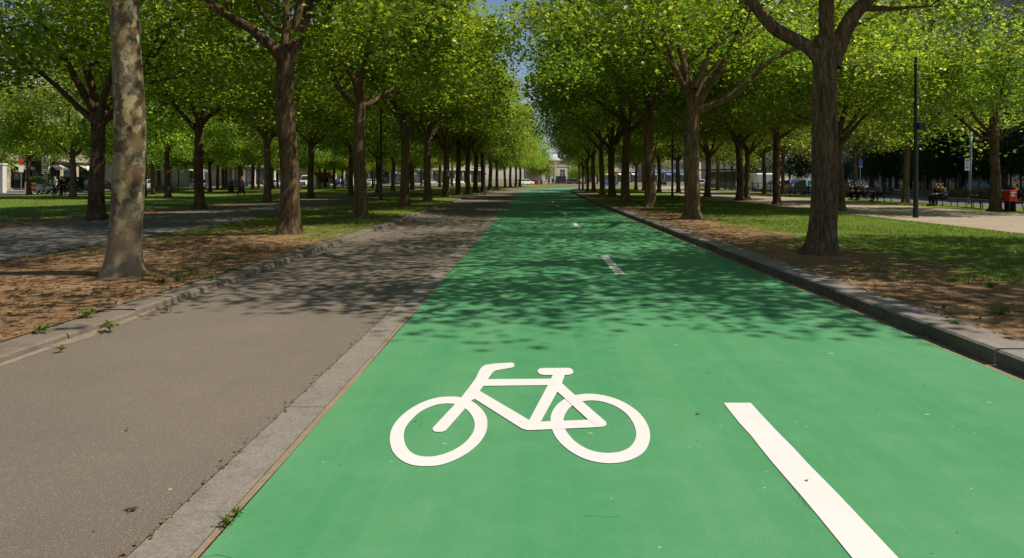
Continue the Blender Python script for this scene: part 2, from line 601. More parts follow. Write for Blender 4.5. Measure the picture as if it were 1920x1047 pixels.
def np_mesh(name, verts, loops, starts, totals, mats, smooth=False):
    me = bpy.data.meshes.new(name)
    me.vertices.add(len(verts))
    me.vertices.foreach_set('co', np.asarray(verts, np.float32).ravel())
    me.loops.add(len(loops))
    me.loops.foreach_set('vertex_index', np.asarray(loops, np.int32))
    me.polygons.add(len(starts))
    me.polygons.foreach_set('loop_start', np.asarray(starts, np.int32))
    me.polygons.foreach_set('loop_total', np.asarray(totals, np.int32))
    if smooth:
        me.polygons.foreach_set('use_smooth', np.ones(len(starts), bool))
    me.update(calc_edges=True)
    for m in mats:
        me.materials.append(m)
    return me


# ------------------------------------------------------------------ trees
LEAF_FINE = (np.array([(0, 0, 0), (0, 1.0, -.06), (.30, -.04, -.05), (.27, .20, -.05), (.55, .42, -.16), (.22, .52, -.06),
                       (-.30, -.04, -.05), (-.27, .20, -.05), (-.55, .42, -.16), (-.22, .52, -.06)], float),
             [(0, 2, 3, 4, 5, 1), (0, 1, 9, 8, 7, 6)])
LEAF_SIMPLE = (np.array([(0, 0, 0), (0, 1.0, -.08), (.40, .10, -.10), (.46, .52, -.14), (-.40, .10, -.10), (-.46, .52, -.14)], float),
               [(0, 2, 3, 1), (0, 1, 5, 4)])


def leaf_cloud(name, pos, size, rng, template, mat, tilt=0.75):
    """many separate small leaves in one mesh, each turned its own way"""
    tv, tf = template
    n = len(pos)
    az = rng.uniform(0, 2 * math.pi, n)
    tl = np.abs(rng.normal(0, tilt, n))
    ta = rng.uniform(0, 2 * math.pi, n)
    sc = size * rng.uniform(0.5, 1.4, n)
    ca, sa = np.cos(az), np.sin(az)
    v = tv[None] * sc[:, None, None]
    v = v - np.array([0, .4, 0]) * sc[:, None, None]
    x = v[..., 0] * ca[:, None] - v[..., 1] * sa[:, None]
    y = v[..., 0] * sa[:, None] + v[..., 1] * ca[:, None]
    z = v[..., 2]
    # tilt about a horizontal axis at angle ta
    kx, ky = np.cos(ta)[:, None], np.sin(ta)[:, None]
    c, s = np.cos(tl)[:, None], np.sin(tl)[:, None]
    dot = kx * x + ky * y
    xr = x * c + (ky * z) * s + kx * dot * (1 - c)
    yr = y * c + (-kx * z) * s + ky * dot * (1 - c)
    zr = z * c + (kx * y - ky * x) * s
    vv = np.stack([xr, yr, zr], -1) + pos[:, None, :]
    nv = len(tv)
    fl = np.concatenate([np.array(f) for f in tf])
    loops = (np.arange(n)[:, None] * nv + fl[None]).ravel()
    tot = np.tile([len(f) for f in tf], n)
    st = np.concatenate([[0], np.cumsum(tot)[:-1]])
    return np_mesh(name, vv.reshape(-1, 3), loops, st, tot, [mat])


def bent(p0, az, el, length, rng, n=7, lift=0.5, wob=0.06):
    """a limb path that starts at p0 and slowly turns upward"""
    pts = [np.array(p0, float)]
    step = length / (n - 1)
    for i in range(n - 1):
        d = np.array([math.cos(az) * math.cos(el), math.sin(az) * math.cos(el), math.sin(el)])
        pts.append(pts[-1] + d * step + rng.normal(0, wob * step, 3))
        el = min(1.45, el + lift / (n - 1) + rng.normal(0, 0.07))
        az += rng.normal(0, 0.09)
    return np.array(pts)


def spline(ctrl, n):
    ctrl = np.asarray(ctrl, float)
    t = np.linspace(0, len(ctrl) - 1, n)
    out = []
    for u in t:
        i = min(int(u), len(ctrl) - 2)
        f = u - i
        p0, p1, p2, p3 = ctrl[max(i - 1, 0)], ctrl[i], ctrl[i + 1], ctrl[min(i + 2, len(ctrl) - 1)]
        out.append(0.5 * ((2 * p1) + (p2 - p0) * f + (2 * p0 - 5 * p1 + 4 * p2 - p3) * f * f + (3 * p1 - p0 - 3 * p2 + p3) * f ** 3))
    return np.array(out)


def tree_meshes(seed, fork=4.4, r=0.26, H=13.5, RC=5.7, limbs=None, lean=(0, 0), nclump=120, per=340, leaf=0.145,
                fine=False, leader=True, droop=1.9, base=1.4, limb_n=4, leafmat='leaf', seg=14, spread=0.74, flare=1.0):
    rng = np.random.default_rng(seed)
    V, Q = [], []
    nodes, nrad = [], []
    off = [0]

    def put(pts, rad, sg, wob=None):
        v, q = tube_arrays(np.asarray(pts), np.asarray(rad), sg, wob)
        V.append(v)
        Q.append(q + off[0])
        off[0] += len(v)

    # trunk with flared, lobed foot
    n = 22
    zs = np.concatenate([[-0.12, 0.0, 0.06, 0.14, 0.26, 0.45, 0.8], np.linspace(1.3, fork + 0.25, n - 7)])
    tz = np.clip(zs / (fork + 0.25), 0, 1)
    lx = lean[0] * tz + 0.04 * np.sin(zs * 1.3 + seed)
    ly = lean[1] * tz + 0.04 * np.cos(zs * 1.1 + seed)
    lx -= lx[1]
    ly -= ly[1]
    pts = np.stack([lx, ly, zs], -1)
    rad = r * (1.12 - 0.2 * tz) * (1 + flare * 0.55 * np.exp(-np.clip(zs, 0, 9) / 0.2))
    a = 2 * math.pi * np.arange(seg * 2) / (seg * 2)
    ph = rng.uniform(0, 6.28, 4)
    lobes = 0.10 * np.sin(3 * a + ph[0]) + 0.08 * np.sin(5 * a + ph[1])
    wob = []
    for z in zs:
        k = math.exp(-max(z, 0) / 0.35) * flare
        wob.append(1 + lobes * (0.25 + 1.3 * k) + 0.025 * np.sin(2 * a + z * 1.7 + ph[2]) + rng.normal(0, 0.012, seg * 2)
                   + 0.05 * max(0, (z - fork + 0.9)))
    put(pts, rad, seg * 2, wob)
    top = pts[-1]
    if leader:
        ld = bent(top - np.array([0, 0, .35]), rng.uniform(0, 6.28), 1.3, H - fork - 1.6, rng, 10, 0.15, 0.09)
        lr = np.linspace(r * 0.66, 0.03, 10)
        put(ld, lr, 9)
        nodes += list(ld[2:])
        nrad += list(lr[2:])
        for i in range(7):
            k = 2 + i
            b = bent(ld[k], i * 2.4 + rng.uniform(-.4, .4), rng.uniform(.25, .7), RC * (0.75 - 0.06 * i), rng, 7, .45)
            br = np.linspace(max(lr[k] * 0.5, .03), 0.018, 7)
            put(b, br, 6)
            nodes += list(b[1:])
            nrad += list(br[1:])
    prim = []
    if limbs:
        for ctrl, r0_ in limbs:
            p = spline(ctrl, 9)
            d = p[-1] - p[-2]
            d /= np.linalg.norm(d)
            az = math.atan2(d[1], d[0])
            ext = bent(p[-1], az, math.asin(np.clip(d[2], -1, 1)), RC * 0.5, rng, 6, 0.1)
            prim.append((np.concatenate([p, ext[1:]]), r0_))
    az0 = rng.uniform(0, 6.28)
    for i in range(limb_n):
        z = fork - rng.uniform(-.1, .55)
        p0 = np.array([np.interp(z, zs, lx), np.interp(z, zs, ly), z])
        L = RC * rng.uniform(0.95, 1.25)
        prim.append((bent(p0, az0 + i * 2 * math.pi / limb_n + rng.uniform(-.4, .4), rng.uniform(.5, .95), L, rng, 9, .35),
                     r * rng.uniform(.40, .55)))
    for p, r0_ in prim:
        m = len(p)
        rr = r0_ * (1 - np.linspace(0, 1, m)) ** 0.8 * 0.92 + 0.022
        rr[0] *= 1.35
        put(p, rr, 10, [1 + rng.normal(0, .03, 10) for _ in range(m)])
        nodes += list(p[2:])
        nrad += list(rr[2:])
        for j in range(6):
            k = rng.integers(m // 3, m - 1)
            d = p[k] - p[k - 1]
            az = math.atan2(d[1], d[0]) + rng.choice([-1, 1]) * rng.uniform(.4, 1.2)
            b = bent(p[k], az, rng.uniform(0.05, .85), RC * rng.uniform(.3, .55), rng, 6, .4)
            br = np.linspace(rr[k] * .55, .014, 6)
            put(b, br, 6)
            nodes += list(b[1:])
            nrad += list(br[1:])
    nodes = np.array(nodes)
    # clumps of leaves through the crown, thinner inside
    cl = []
    zmid = fork + 0.5 * (H - fork)
    lob = rng.uniform(0, 6.28, 3)
    while len(cl) < nclump:
        rho = math.sqrt(rng.uniform())
        az = rng.uniform(0, 6.28)
        edge = RC * (1 + 0.10 * math.sin(3 * az + lob[0]) + 0.07 * math.sin(5 * az + lob[1]))
        zb = fork + base - droop * rho ** 2 + 0.35 * math.sin(4 * az + lob[2])
        zt = H - (H - zmid) * rho ** 2.4
        z = rng.uniform(zb, zt)
        dep = min(z - zb, zt - z, (1 - rho) * edge)
        if rng.uniform() > (1.0 if dep < 1.6 else 0.42):
            continue
        cl.append((rho * edge * math.cos(az) + top[0], rho * edge * math.sin(az) + top[1], z))
    cl = np.array(cl)
    for c in cl:
        d2 = ((nodes - c) ** 2).sum(1)
        k = int(np.argmin(d2))
        if d2[k] < 12:
            mid = (nodes[k] + c) / 2 + np.array([0, 0, 0.12]) + rng.normal(0, .08, 3)
            put(np.array([nodes[k], mid, c]), [min(.022, nrad[k]), .013, .006], 4)
    q = np.concatenate(Q)
    v = np.concatenate(V)
    trunk = np_mesh('trunk', v, q.ravel(), np.arange(len(q)) * 4, np.full(len(q), 4), [M['bark_brown']], True)
    cs = rng.uniform(0.65, 1.25, len(cl))
    cnt = (per * cs ** 1.5).astype(int)
    rep = np.repeat(np.arange(len(cl)), cnt)
    g = rng.normal(0, 1, (len(rep), 3)) * np.array([spread, spread, spread * .5]) * cs[rep][:, None]
    ln = np.linalg.norm(g, axis=1)
    g *= np.minimum(1, 1.35 / np.maximum(ln, 1e-6))[:, None] ** .8
    pos = cl[rep] + g
    # leaves hang in rough sprays, leaving gaps between
    pos[:, 2] -= 0.10 * np.hypot(g[:, 0], g[:, 1])
    crown = leaf_cloud('crown', pos, leaf, rng, LEAF_FINE if fine else LEAF_SIMPLE, M[leafmat])
    return trunk, crown


def make_tree(meshes, loc, rz=0.0, scale=1.0, bark='bark_brown', leafm=None, label='', group=None, cat='tree', name='plane_tree'):
    t = empty(name, loc, rz)
    t.scale = scale if isinstance(scale, tuple) else (scale, scale, scale)
    tr = link('trunk', meshes[0], t)
    own_mat(tr, M[bark])
    cr = link('crown', meshes[1], t)
    if leafm:
        own_mat(cr, M[leafm])
    tag(t, label, cat, group)
    return t


ORD = ['first', 'second', 'third', 'fourth', 'fifth', 'sixth', 'seventh', 'eighth', 'ninth', 'tenth', 'eleventh', 'twelfth',
       'thirteenth', 'fourteenth', 'fifteenth', 'sixteenth', 'seventeenth', 'eighteenth', 'nineteenth', 'twentieth',
       'twenty-first', 'twenty-second', 'twenty-third', 'twenty-fourth', 'twenty-fifth', 'twenty-sixth', 'twenty-seventh', 'twenty-eighth']


def build_trees():
    hl1 = tree_meshes(11, fork=5.9, r=0.212, H=14.5, RC=5.4, limb_n=5, per=190, leaf=.135, fine=True, seg=20, base=.3, droop=1.4, flare=1.05, lean=(.06, 0))
    hl2 = tree_meshes(12, fork=4.85, r=0.235, H=14.0, RC=5.5, lean=(-.09, 0), limb_n=0, fine=True, leaf=.135, per=190, seg=18, base=2.3, droop=1.5,
                      limbs=[([(-.09, 0, 4.6), (-.35, -.05, 5.05), (-1.0, -.2, 5.64), (-1.6, -.3, 6.0), (-2.27, -.5, 6.6)], .15),
                             ([(-.09, 0, 4.7), (-.13, .1, 5.3), (-.17, .3, 6.3)], .13),
                             ([(-.05, 0, 4.6), (.2, -.05, 5.15), (.46, -.1, 5.74), (.68, -.15, 6.3), (1.05, -.2, 6.75)], .15)])
    hr1 = tree_meshes(13, fork=4.1, r=0.235, H=14.0, RC=6.1, lean=(.13, 0), limb_n=0, fine=True, leaf=.135, per=190, seg=20, base=2.4, droop=1.6, flare=.8,
                      limbs=[([(.05, 0, 3.75), (-.25, -.05, 4.12), (-.96, -.15, 4.45), (-1.42, -.2, 4.95), (-1.8, -.3, 5.4)], .15),
                             ([(.15, 0, 3.8), (.36, -.05, 4.25), (.55, -.1, 4.7), (.85, -.2, 5.05), (1.35, -.3, 5.45)], .19)])
    hr2 = tree_meshes(14, fork=4.3, r=0.265, H=14.0, RC=6.3, lean=(.06, 0), limb_n=1, fine=True, leaf=.135, per=190, seg=18, base=2.6, droop=1.7,
                      limbs=[([(.05, 0, 3.85), (.45, -.1, 4.12), (1.48, -.3, 4.6), (2.57, -.5, 5.7), (3.75, -.6, 6.3)], .14),
                             ([(.05, 0, 4.9), (.4, -.1, 5.7), (.85, -.2, 6.5), (1.5, -.3, 7.5), (1.9, -.4, 8.2)], .13),
                             ([(.05, 0, 4.5), (.45, .1, 5.15), (1.0, .2, 5.8), (2.0, .4, 6.8)], .09),
                             ([(.05, 0, 4.2), (-.2, 0, 4.7), (-.7, -.1, 5.7), (-1.0, -.2, 6.6)], .13)])
    # open crowns show their forks; low crowns hang further down
    G = [tree_meshes(21, fork=4.3, limb_n=4, r=.24, RC=5.4, base=2.2, droop=1.5), tree_meshes(22, fork=4.6, limb_n=3, r=.23, RC=5.3, base=1.9, droop=1.4),
         tree_meshes(23, fork=4.1, limb_n=5, r=.245, RC=5.5, base=2.3, droop=1.4), tree_meshes(24, fork=4.5, limb_n=4, r=.225, RC=5.2, H=13, base=2.0, droop=1.5)]
    D = [tree_meshes(25, fork=4.2, limb_n=4, r=.23, RC=5.0, base=1.3, droop=2.0), tree_meshes(26, fork=4.5, limb_n=3, r=.22, RC=4.9, base=1.5, droop=2.1),
         tree_meshes(27, fork=4.0, limb_n=4, r=.23, RC=5.2, base=1.4, droop=2.0)]
    SP = tree_meshes(28, fork=4.4, limb_n=5, r=.24, RC=5.3, base=1.6, droop=1.5, nclump=85, per=235)
    S = [tree_meshes(31, fork=3.4, r=.14, H=9.0, RC=3.0, limb_n=4, nclump=230, per=55, leaf=.15),
         tree_meshes(32, fork=2.6, r=.15, H=8.5, RC=3.4, limb_n=4, nclump=300, per=60, leaf=.15, droop=1.0, base=.4)]

    # --- row between the grey road and the asphalt path
    g = 'plane trees in the row between the grey road and the asphalt path'
    x, y = at(230, 517, ZL)
    make_tree(hl1, (x, y, ZL), 0, 1, 'bark_patch', label='big plane tree with mottled cream and olive flaking bark, on the bare earth', group=g)
    x, y = at(541, 441, ZL)
    make_tree(hl2, (x, y, ZL), 0, 1, 'bark_dark', label='dark plane tree forking into a wide V, just behind the mottled plane tree', group=g)
    spec = [(677, 409.5, 'bark_brown'), (758, 389, 'bark_brown'), (803, 379, 'bark_pale'), (836, 370.5, 'bark_dark'), (859.5, 366, 'bark_dark'),
            (878, 364.5, 'bark_brown'), (892, 361.5, 'bark_dark'), (905, 359.5, 'bark_dark'), (919, 356.6, 'bark_brown'),
            (932, 354.8, 'bark_dark'), (947, 353, 'bark_brown'), (957, 351.8, 'bark_dark'), (967, 351, 'bark_brown'), (975, 350.3, 'bark_dark')]
    for i, (px, py, bk) in enumerate(spec):
        x, y = at(px, py, ZL)
        far = i > 8
        w = 'pale sunlit plane tree trunk' if bk == 'bark_pale' else ('dark plane tree' if bk == 'bark_dark' else 'brown plane tree')
        lab = '%s, %s along the left edge of the grey road' % (w, ORD[i + 2])
        make_tree(G[(i * 3 + 1) % 4] if i < 6 else D[i % 3], (x, y, ZL), rnd.uniform(0, 6.28), (1.0 if not far else 0.92) + rnd.uniform(-.05, .07), bk, label=lab, group=g)

    # --- row beyond the asphalt path
    g = 'plane trees in the row along the far side of the asphalt path'
    spec = [(181, 413, 'bark_dark'), (375, 392, 'bark_dark'), (500, 379.5, 'bark_pale'), (582.5, 372, 'bark_dark'), (658, 367, 'bark_brown'),
            (709, 362.5, 'bark_dark'), (737, 358.6, 'bark_brown'), (772, 356.5, 'bark_brown'), (800, 354, 'bark_dark'), (825, 352, 'bark_dark'), (848, 350.5, 'bark_brown')]
    for i, (px, py, bk) in enumerate(spec):
        x, y = at(px, py, ZL)
        w = {'bark_pale': 'pale sunlit plane tree', 'bark_dark': 'dark trunked plane tree', 'bark_brown': 'brown plane tree'}[bk]
        lab = '%s, %s along the far edge of the asphalt path by the lawn' % (w, ORD[i])
        make_tree(G[(i + 2) % 4] if i < 4 else D[i % 3], (x, y, ZL), rnd.uniform(0, 6.28), 0.95 + rnd.uniform(-.05, .08), bk, label=lab, group=g)

    # --- trees scattered over the lawn beyond
    g = 'plane trees standing on the far lawn'
    spec = [(55, 366, 'bark_dark', 'dark plane tree on the lawn left of the tall white sign'),
            (137, 371, 'bark_pale', 'plane tree with a bare tan trunk on the lawn right of the couple in black'),
            (297, 360, 'bark_pale', 'thin tan plane tree on the lawn just left of the dark forked one'),
            (315, 371.5, 'bark_dark', 'dark plane tree on the lawn in front of the long low shelter'),
            (348, 357, 'bark_dark', 'slim dark plane tree before the end of the low shelter'),
            (362, 352, 'bark_pale', 'pale plane tree trunk behind the end of the low shelter'),
            (408, 354.5, 'bark_pale', 'straight pale tan plane tree on the lawn by the pavement'),
            (423, 353.4, 'bark_dark', 'slim dark plane tree right beside the straight pale one'),
            (451, 361.5, 'bark_brown', 'brown plane tree forking low, with a person standing in front'),
            (474, 354.5, 'bark_dark', 'leaning thin dark plane tree behind the person on the lawn'),
            (511, 355.5, 'bark_dark', 'dark plane tree half hidden behind the second dark roadside trunk'),
            (609.5, 352, 'bark_dark', 'thin dark plane tree beside the red and white kiosk'),
            (627, 354.5, 'bark_dark', 'dark plane tree right of the red and white kiosk'),
            (642, 350, 'bark_brown', 'distant brown plane tree at the lawn edge behind the red hydrant'),
            (685, 352, 'bark_dark', 'distant dark plane tree beside the slim path lamp'),
            (755, 350, 'bark_dark', 'distant dark plane tree at the far end of the lawn'),
            (20, 356, 'bark_brown', 'plane tree at the lawn edge before the hedge and railing'),
            (790, 349, 'bark_brown', 'farthest brown plane tree on the lawn where the path narrows')]
    for i, (px, py, bk, lab) in enumerate(spec):
        x, y = at(px, py, ZL)
        make_tree(D[(i + 1) % 3], (x, y, ZL), rnd.uniform(0, 6.28), 0.86 + rnd.uniform(-.08, .08), bk, label=lab, group=g)

    # --- slim back rows of the lawn
    k = 0
    for (t0, ss_) in ((-27.0, (70, 81, 92, 103, 114)), (-35.0, (66, 76, 87, 98, 109, 120)), (-44.0, (74, 84, 94, 104, 115, 126))):
        row = {-27.0: 'front', -35.0: 'middle', -44.0: 'rear'}[t0]
        for i, s_ in enumerate(ss_):
            x, y = P(s_ + rnd.uniform(-2, 2), t0 + rnd.uniform(-1, 1))
            bk = ['bark_dark', 'bark_pale', 'bark_brown'][k % 3]
            make_tree(D[k % 3], (x, y, ZL), rnd.uniform(0, 6.28), (.72, .72, .80), bk, group='slim plane trees in the back rows of the lawn',
                      label='slim %s plane tree, %s along the %s row at the back of the lawn' % ({'bark_dark': 'dark', 'bark_pale': 'pale', 'bark_brown': 'brown'}[bk], ORD[i], row))
            k += 1

    # --- row on the verge right of the green lane
    g = 'plane trees in the row along the kerb of the green lane'
    x, y = at(1540, 478, ZR)
    make_tree(hr1, (x, y, ZR), 0, 1, 'bark_brown', label='largest plane tree right of the green lane with thick limbs forking low', group=g)
    x, y = at(1298, 412, ZR)
    make_tree(hr2, (x, y, ZR), 0, 1, 'bark_brown', label='plane tree with a long low limb reaching right and an earth skirt at its foot', group=g)
    spec = [(1219, 389, 'bark_brown'), (1173, 378.6, 'bark_brown'), (1148, 369.5, 'bark_dark'), (1129, 366.5, 'bark_pale'), (1113, 362, 'bark_dark'),
            (1101.6, 360, 'bark_brown'), (1093, 356.5, 'bark_dark'), (1086, 355, 'bark_dark')]
    for i, (px, py, bk) in enumerate(spec):
        x, y = at(px, py, ZR)
        w = {'bark_pale': 'plane tree with a pale lit trunk', 'bark_dark': 'dark plane tree', 'bark_brown': 'brown plane tree'}[bk]
        lab = '%s, %s along the right kerb of the green lane' % (w, ORD[i + 2])
        sc = [1.12, 1.12, 1.08, (.98, .98, .98), (.84, .84, .9), (.62, .62, .80), (.46, .46, .74), (.42, .42, .70)][i]
        make_tree(G[(i * 3) % 4], (x, y, ZR), rnd.uniform(0, 6.28), sc, bk, label=lab, group=g)

    # --- row along the beige path
    g = 'plane trees in the row along the beige path'
    spec = [(1573.5, 395.5, 'bark_dark'), (1457, 383.5, 'bark_dark'), (1387, 376.5, 'bark_dark'), (1400.6, 372, 'bark_brown'), (1327, 369.5, 'bark_brown'),
            (1271.4, 361.5, 'bark_brown'), (1235.7, 361, 'bark_brown'), (1207, 357.8, 'bark_pale'), (1192.6, 355.8, 'bark_brown')]
    for i, (px, py, bk) in enumerate(spec):
        x, y = at(px, py, ZR)
        w = {'bark_pale': 'pale plane tree', 'bark_dark': 'dark plane tree', 'bark_brown': 'brown plane tree'}[bk]
        lab = '%s, %s along the near edge of the beige gravel path' % (w, ORD[i])
        make_tree(G[(i * 3 + 2) % 4] if i < 5 else D[i % 3], (x, y, ZR), rnd.uniform(0, 6.28), 0.88 + rnd.uniform(-.06, .06), bk, label=lab, group=g)

    make_tree(SP, (13.6, 11.4, ZR), 1.0, 1.0, 'bark_brown', label='plane tree by the beige path whose crown shades the nearest grass', group=g)

    # --- between path and street, right
    g = 'trees on the grass strip between the beige path and the street'
    for i, (px, py, m, sc, bk, lm, lab) in enumerate([
            (1866, 397, SP, .80, 'bark_dark', None, 'dark plane tree standing beside the long bench and the red box'),
            (1698, 380.5, S[0], 1.2, 'bark_pale', 'leaf', 'slender pale trunked tree on the grass strip between the two bench groups'),
            (1604, 368, S[0], 1.15, 'bark_pale', None, 'slender pale tree beside the blue street sign'),
            (1469, 364.5, S[0], 1.2, 'bark_pale', 'leaf_yellow', 'slim tree with yellowing leaves by the railing'),
            (1433, 363, S[0], 1.2, 'bark_brown', None, 'slim brown tree in front of the white van'),
            (1346, 357, S[0], 1.2, 'bark_brown', None, 'slim brown tree in front of the dark glass shelter'),
            (1372, 355, S[0], 1.1, 'bark_brown', None, 'slim brown tree at the end of the dark glass shelter')]):
        x, y = at(px, py, ZR)
        make_tree(m, (x, y, ZR), rnd.uniform(0, 6.28), sc, bk, lm, label=lab, group=g, name='plane_tree' if m in G else 'street_tree')

    # --- low dark trees along the far pavement, right
    g = 'low dark street trees along the shaded far pavement'
    names = ['speckled trunk behind the blue street sign', 'trunk behind the long bench', 'trunk behind the parking sign pole', 'trunk behind the red box',
             'trunk behind the speckled pair of trunks', 'trunk behind the teal parked car', 'trunk farther up the street past the railing', 'trunk by the white van']
    for i, px in enumerate([1655, 1769, 1800, 1885, 1668, 1525, 1480, 1420]):
        X = 40.0 + (1.2 if px == 1668 else 0)
        Y = X * F / (px - VX)
        make_tree(S[1], (X, Y, .12), rnd.uniform(0, 6.28), 0.86 + rnd.uniform(-.08, .12), 'bark_patch', 'leaf_dark',
                  label='low dense street tree with shade-darkened leaves, ' + names[i], group=g, name='street_tree')

    # --- street trees far left
    g = 'street trees along the pavement beyond the lawn'
    for i, s in enumerate([64, 76, 88, 101, 115, 130, 146]):
        x, y = P(s, -63.0)
        make_tree(S[1] if i % 2 else S[0], (x, y, .12), rnd.uniform(0, 6.28), 1.25 + rnd.uniform(-.1, .1), 'bark_pale',
                  label='small street tree before the shop fronts beyond the lawn, %s along the pavement' % ORD[i], group=g, name='street_tree')
    # --- by the far building
    for px, d, sc, lab in [(1097, 190, 1.1, 'rounded green tree right of the distant stone mansion front'),
                           (1080, 182, .6, 'small tree with a pale trunk before the distant stone mansion'),
                           (1014, 185, 1.1, 'light green tree left of the distant stone mansion front'),
                           (1120, 185, 1.3, 'distant green tree seen past the last trunks by the lane')]:
        make_tree(S[1], ((px - VX) / F * d, d, ZL), rnd.uniform(0, 6.28), sc, 'bark_pale', label=lab, group='trees before the distant mansion', name='street_tree')


# ------------------------------------------------------------------ setting
def strip(name, ta, tb, z, mat, s0=-14, s1=235, ds=1.5, kind='structure', cross=1):
    """sheet between two offset curves of the road frame"""
    mb = MB()
    ss = np.arange(s0, s1 + ds, ds)
    fa = ta if callable(ta) else (lambda s: ta)
    fb = tb if callable(tb) else (lambda s: tb)
    for s in ss:
        for k in range(cross + 1):
            t = fa(s) + (fb(s) - fa(s)) * k / cross
            mb.v.append((*P(s, t), z))
    w = cross + 1
    for i in range(len(ss) - 1):
        for k in range(cross):
            mb.f.append((i * w + k, i * w + k + 1, (i + 1) * w + k + 1, (i + 1) * w + k))
            mb.mi.append(0)
    o = mb.build(name, mat, fix=False)
    tag(o, kind=kind)
    return o


def vnoise(x, y, seed=0):
    """smooth value noise for numpy arrays"""
    rs = np.random.default_rng(seed).uniform(0, 1, (64, 64))
    xi, yi = np.floor(x).astype(int), np.floor(y).astype(int)
    fx, fy = x - xi, y - yi
    fx, fy = fx * fx * (3 - 2 * fx), fy * fy * (3 - 2 * fy)
    g = lambda a, b: rs[a % 64, b % 64]
    return (g(xi, yi) * (1 - fx) + g(xi + 1, yi) * fx) * (1 - fy) + (g(xi, yi + 1) * (1 - fx) + g(xi + 1, yi + 1) * fx) * fy


def grass_right(s, t):
    """how grassy the right verge is"""
    d = t - wR(s) - 0.57
    g = -0.25 + 0.34 * d - 0.08 * max(0, 7 - s * 0.5)
    g += 0.35 * sm((s - 18) / 25)
    return max(-0.4, min(1.15, g))


def grass_left(s, t):
    d = -t - wL(s) - 0.4
    g = -0.25 + 0.95 * sm((s - 9) / 13) - 0.12 * sm(1 - abs(d - 2.8) / 2.0)
    return max(-0.4, min(0.75, g))


def grass_lawn(s, t):
    d = -t - 15.5
    g = -0.4 + 0.5 * d
    if s > 108:
        g -= (s - 108) * 0.06
    return max(-0.4, min(1.1, g))


def verge(name, ta, tb, z, gf, s0=-14, s1=200, ds=0.5, dt=0.45):
    mb = MB()
    fa = ta if callable(ta) else (lambda s: ta)
    fb = tb if callable(tb) else (lambda s: tb)
    ss = np.concatenate([np.arange(s0, 60, ds), np.arange(60, s1 + 2, 2.0)])
    nt = max(3, int(abs(fb(20) - fa(20)) / dt))
    gr = []
    for s in ss:
        for k in range(nt + 1):
            t = fa(s) + (fb(s) - fa(s)) * k / nt
            x, y = P(s, t)
            e = min(k, nt - k) / 2.0
            bz = 0.0 if e < 1 else 0.035 * (vnoise(np.array(x * .9 + 40), np.array(y * .9 + 40), 3) - 0.5) + 0.02
            mb.v.append((x, y, z + bz))
            gr.append(gf(s, t))
    w = nt + 1
    for i in range(len(ss) - 1):
        for k in range(nt):
            mb.f.append((i * w + k, i * w + k + 1, (i + 1) * w + k + 1, (i + 1) * w + k))
            mb.mi.append(0)
    o = mb.build(name, M['verge'], fix=False, smooth=True)
    a = o.data.attributes.new('grass', 'FLOAT', 'POINT')
    a.data.foreach_set('value', gr)
    tag(o, kind='structure')
    return o


def kerb(name, tf, side, z, width, stone=1.0, rough=0.0, s0=-14, s1=200, depth=0.0, seed=1):
    """a line of kerb stones; tf is the road-side face, side +1 when the verge lies to the right"""
    rs = random.Random(seed)
    mb = MB()
    s = s0
    while s < s1:
        L = stone * rs.uniform(.9, 1.1)
        j, h = rs.uniform(-1, 1) * rough, rs.uniform(-1, 1) * rough * .5
        n = 3 if s < 40 else 2
        prof = []
        a, b = s + 0.006, s + L - 0.006
        for q in range(n):
            sq = a + (b - a) * q / (n - 1)
            t0 = tf(sq) + side * j
            jj = rs.uniform(-.2, .2) * rough
            ring = [(t0 + side * jj, -0.05), (t0 + side * (0.012 + jj), z + h - 0.02), (t0 + side * (0.035 + jj), z + h),
                    (tf(sq) + side * width, z + h * .3), (tf(sq) + side * width, -0.05)]
            prof.append([(*P(sq, t), zz) for t, zz in ring])
        base = len(mb.v)
        for r_ in prof:
            mb.v += r_
        for q in range(n - 1):
            for k in range(4):
                mb.f.append((base + q * 5 + k, base + q * 5 + k + 1, base + (q + 1) * 5 + k + 1, base + (q + 1) * 5 + k))
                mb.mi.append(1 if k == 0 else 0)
        mb.f.append(tuple(base + k for k in range(5)))
        mb.f.append(tuple(base + (n - 1) * 5 + k for k in range(5)))
        mb.mi += [0, 0]
        s += L
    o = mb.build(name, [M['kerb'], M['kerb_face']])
    return tag(o, kind='structure')


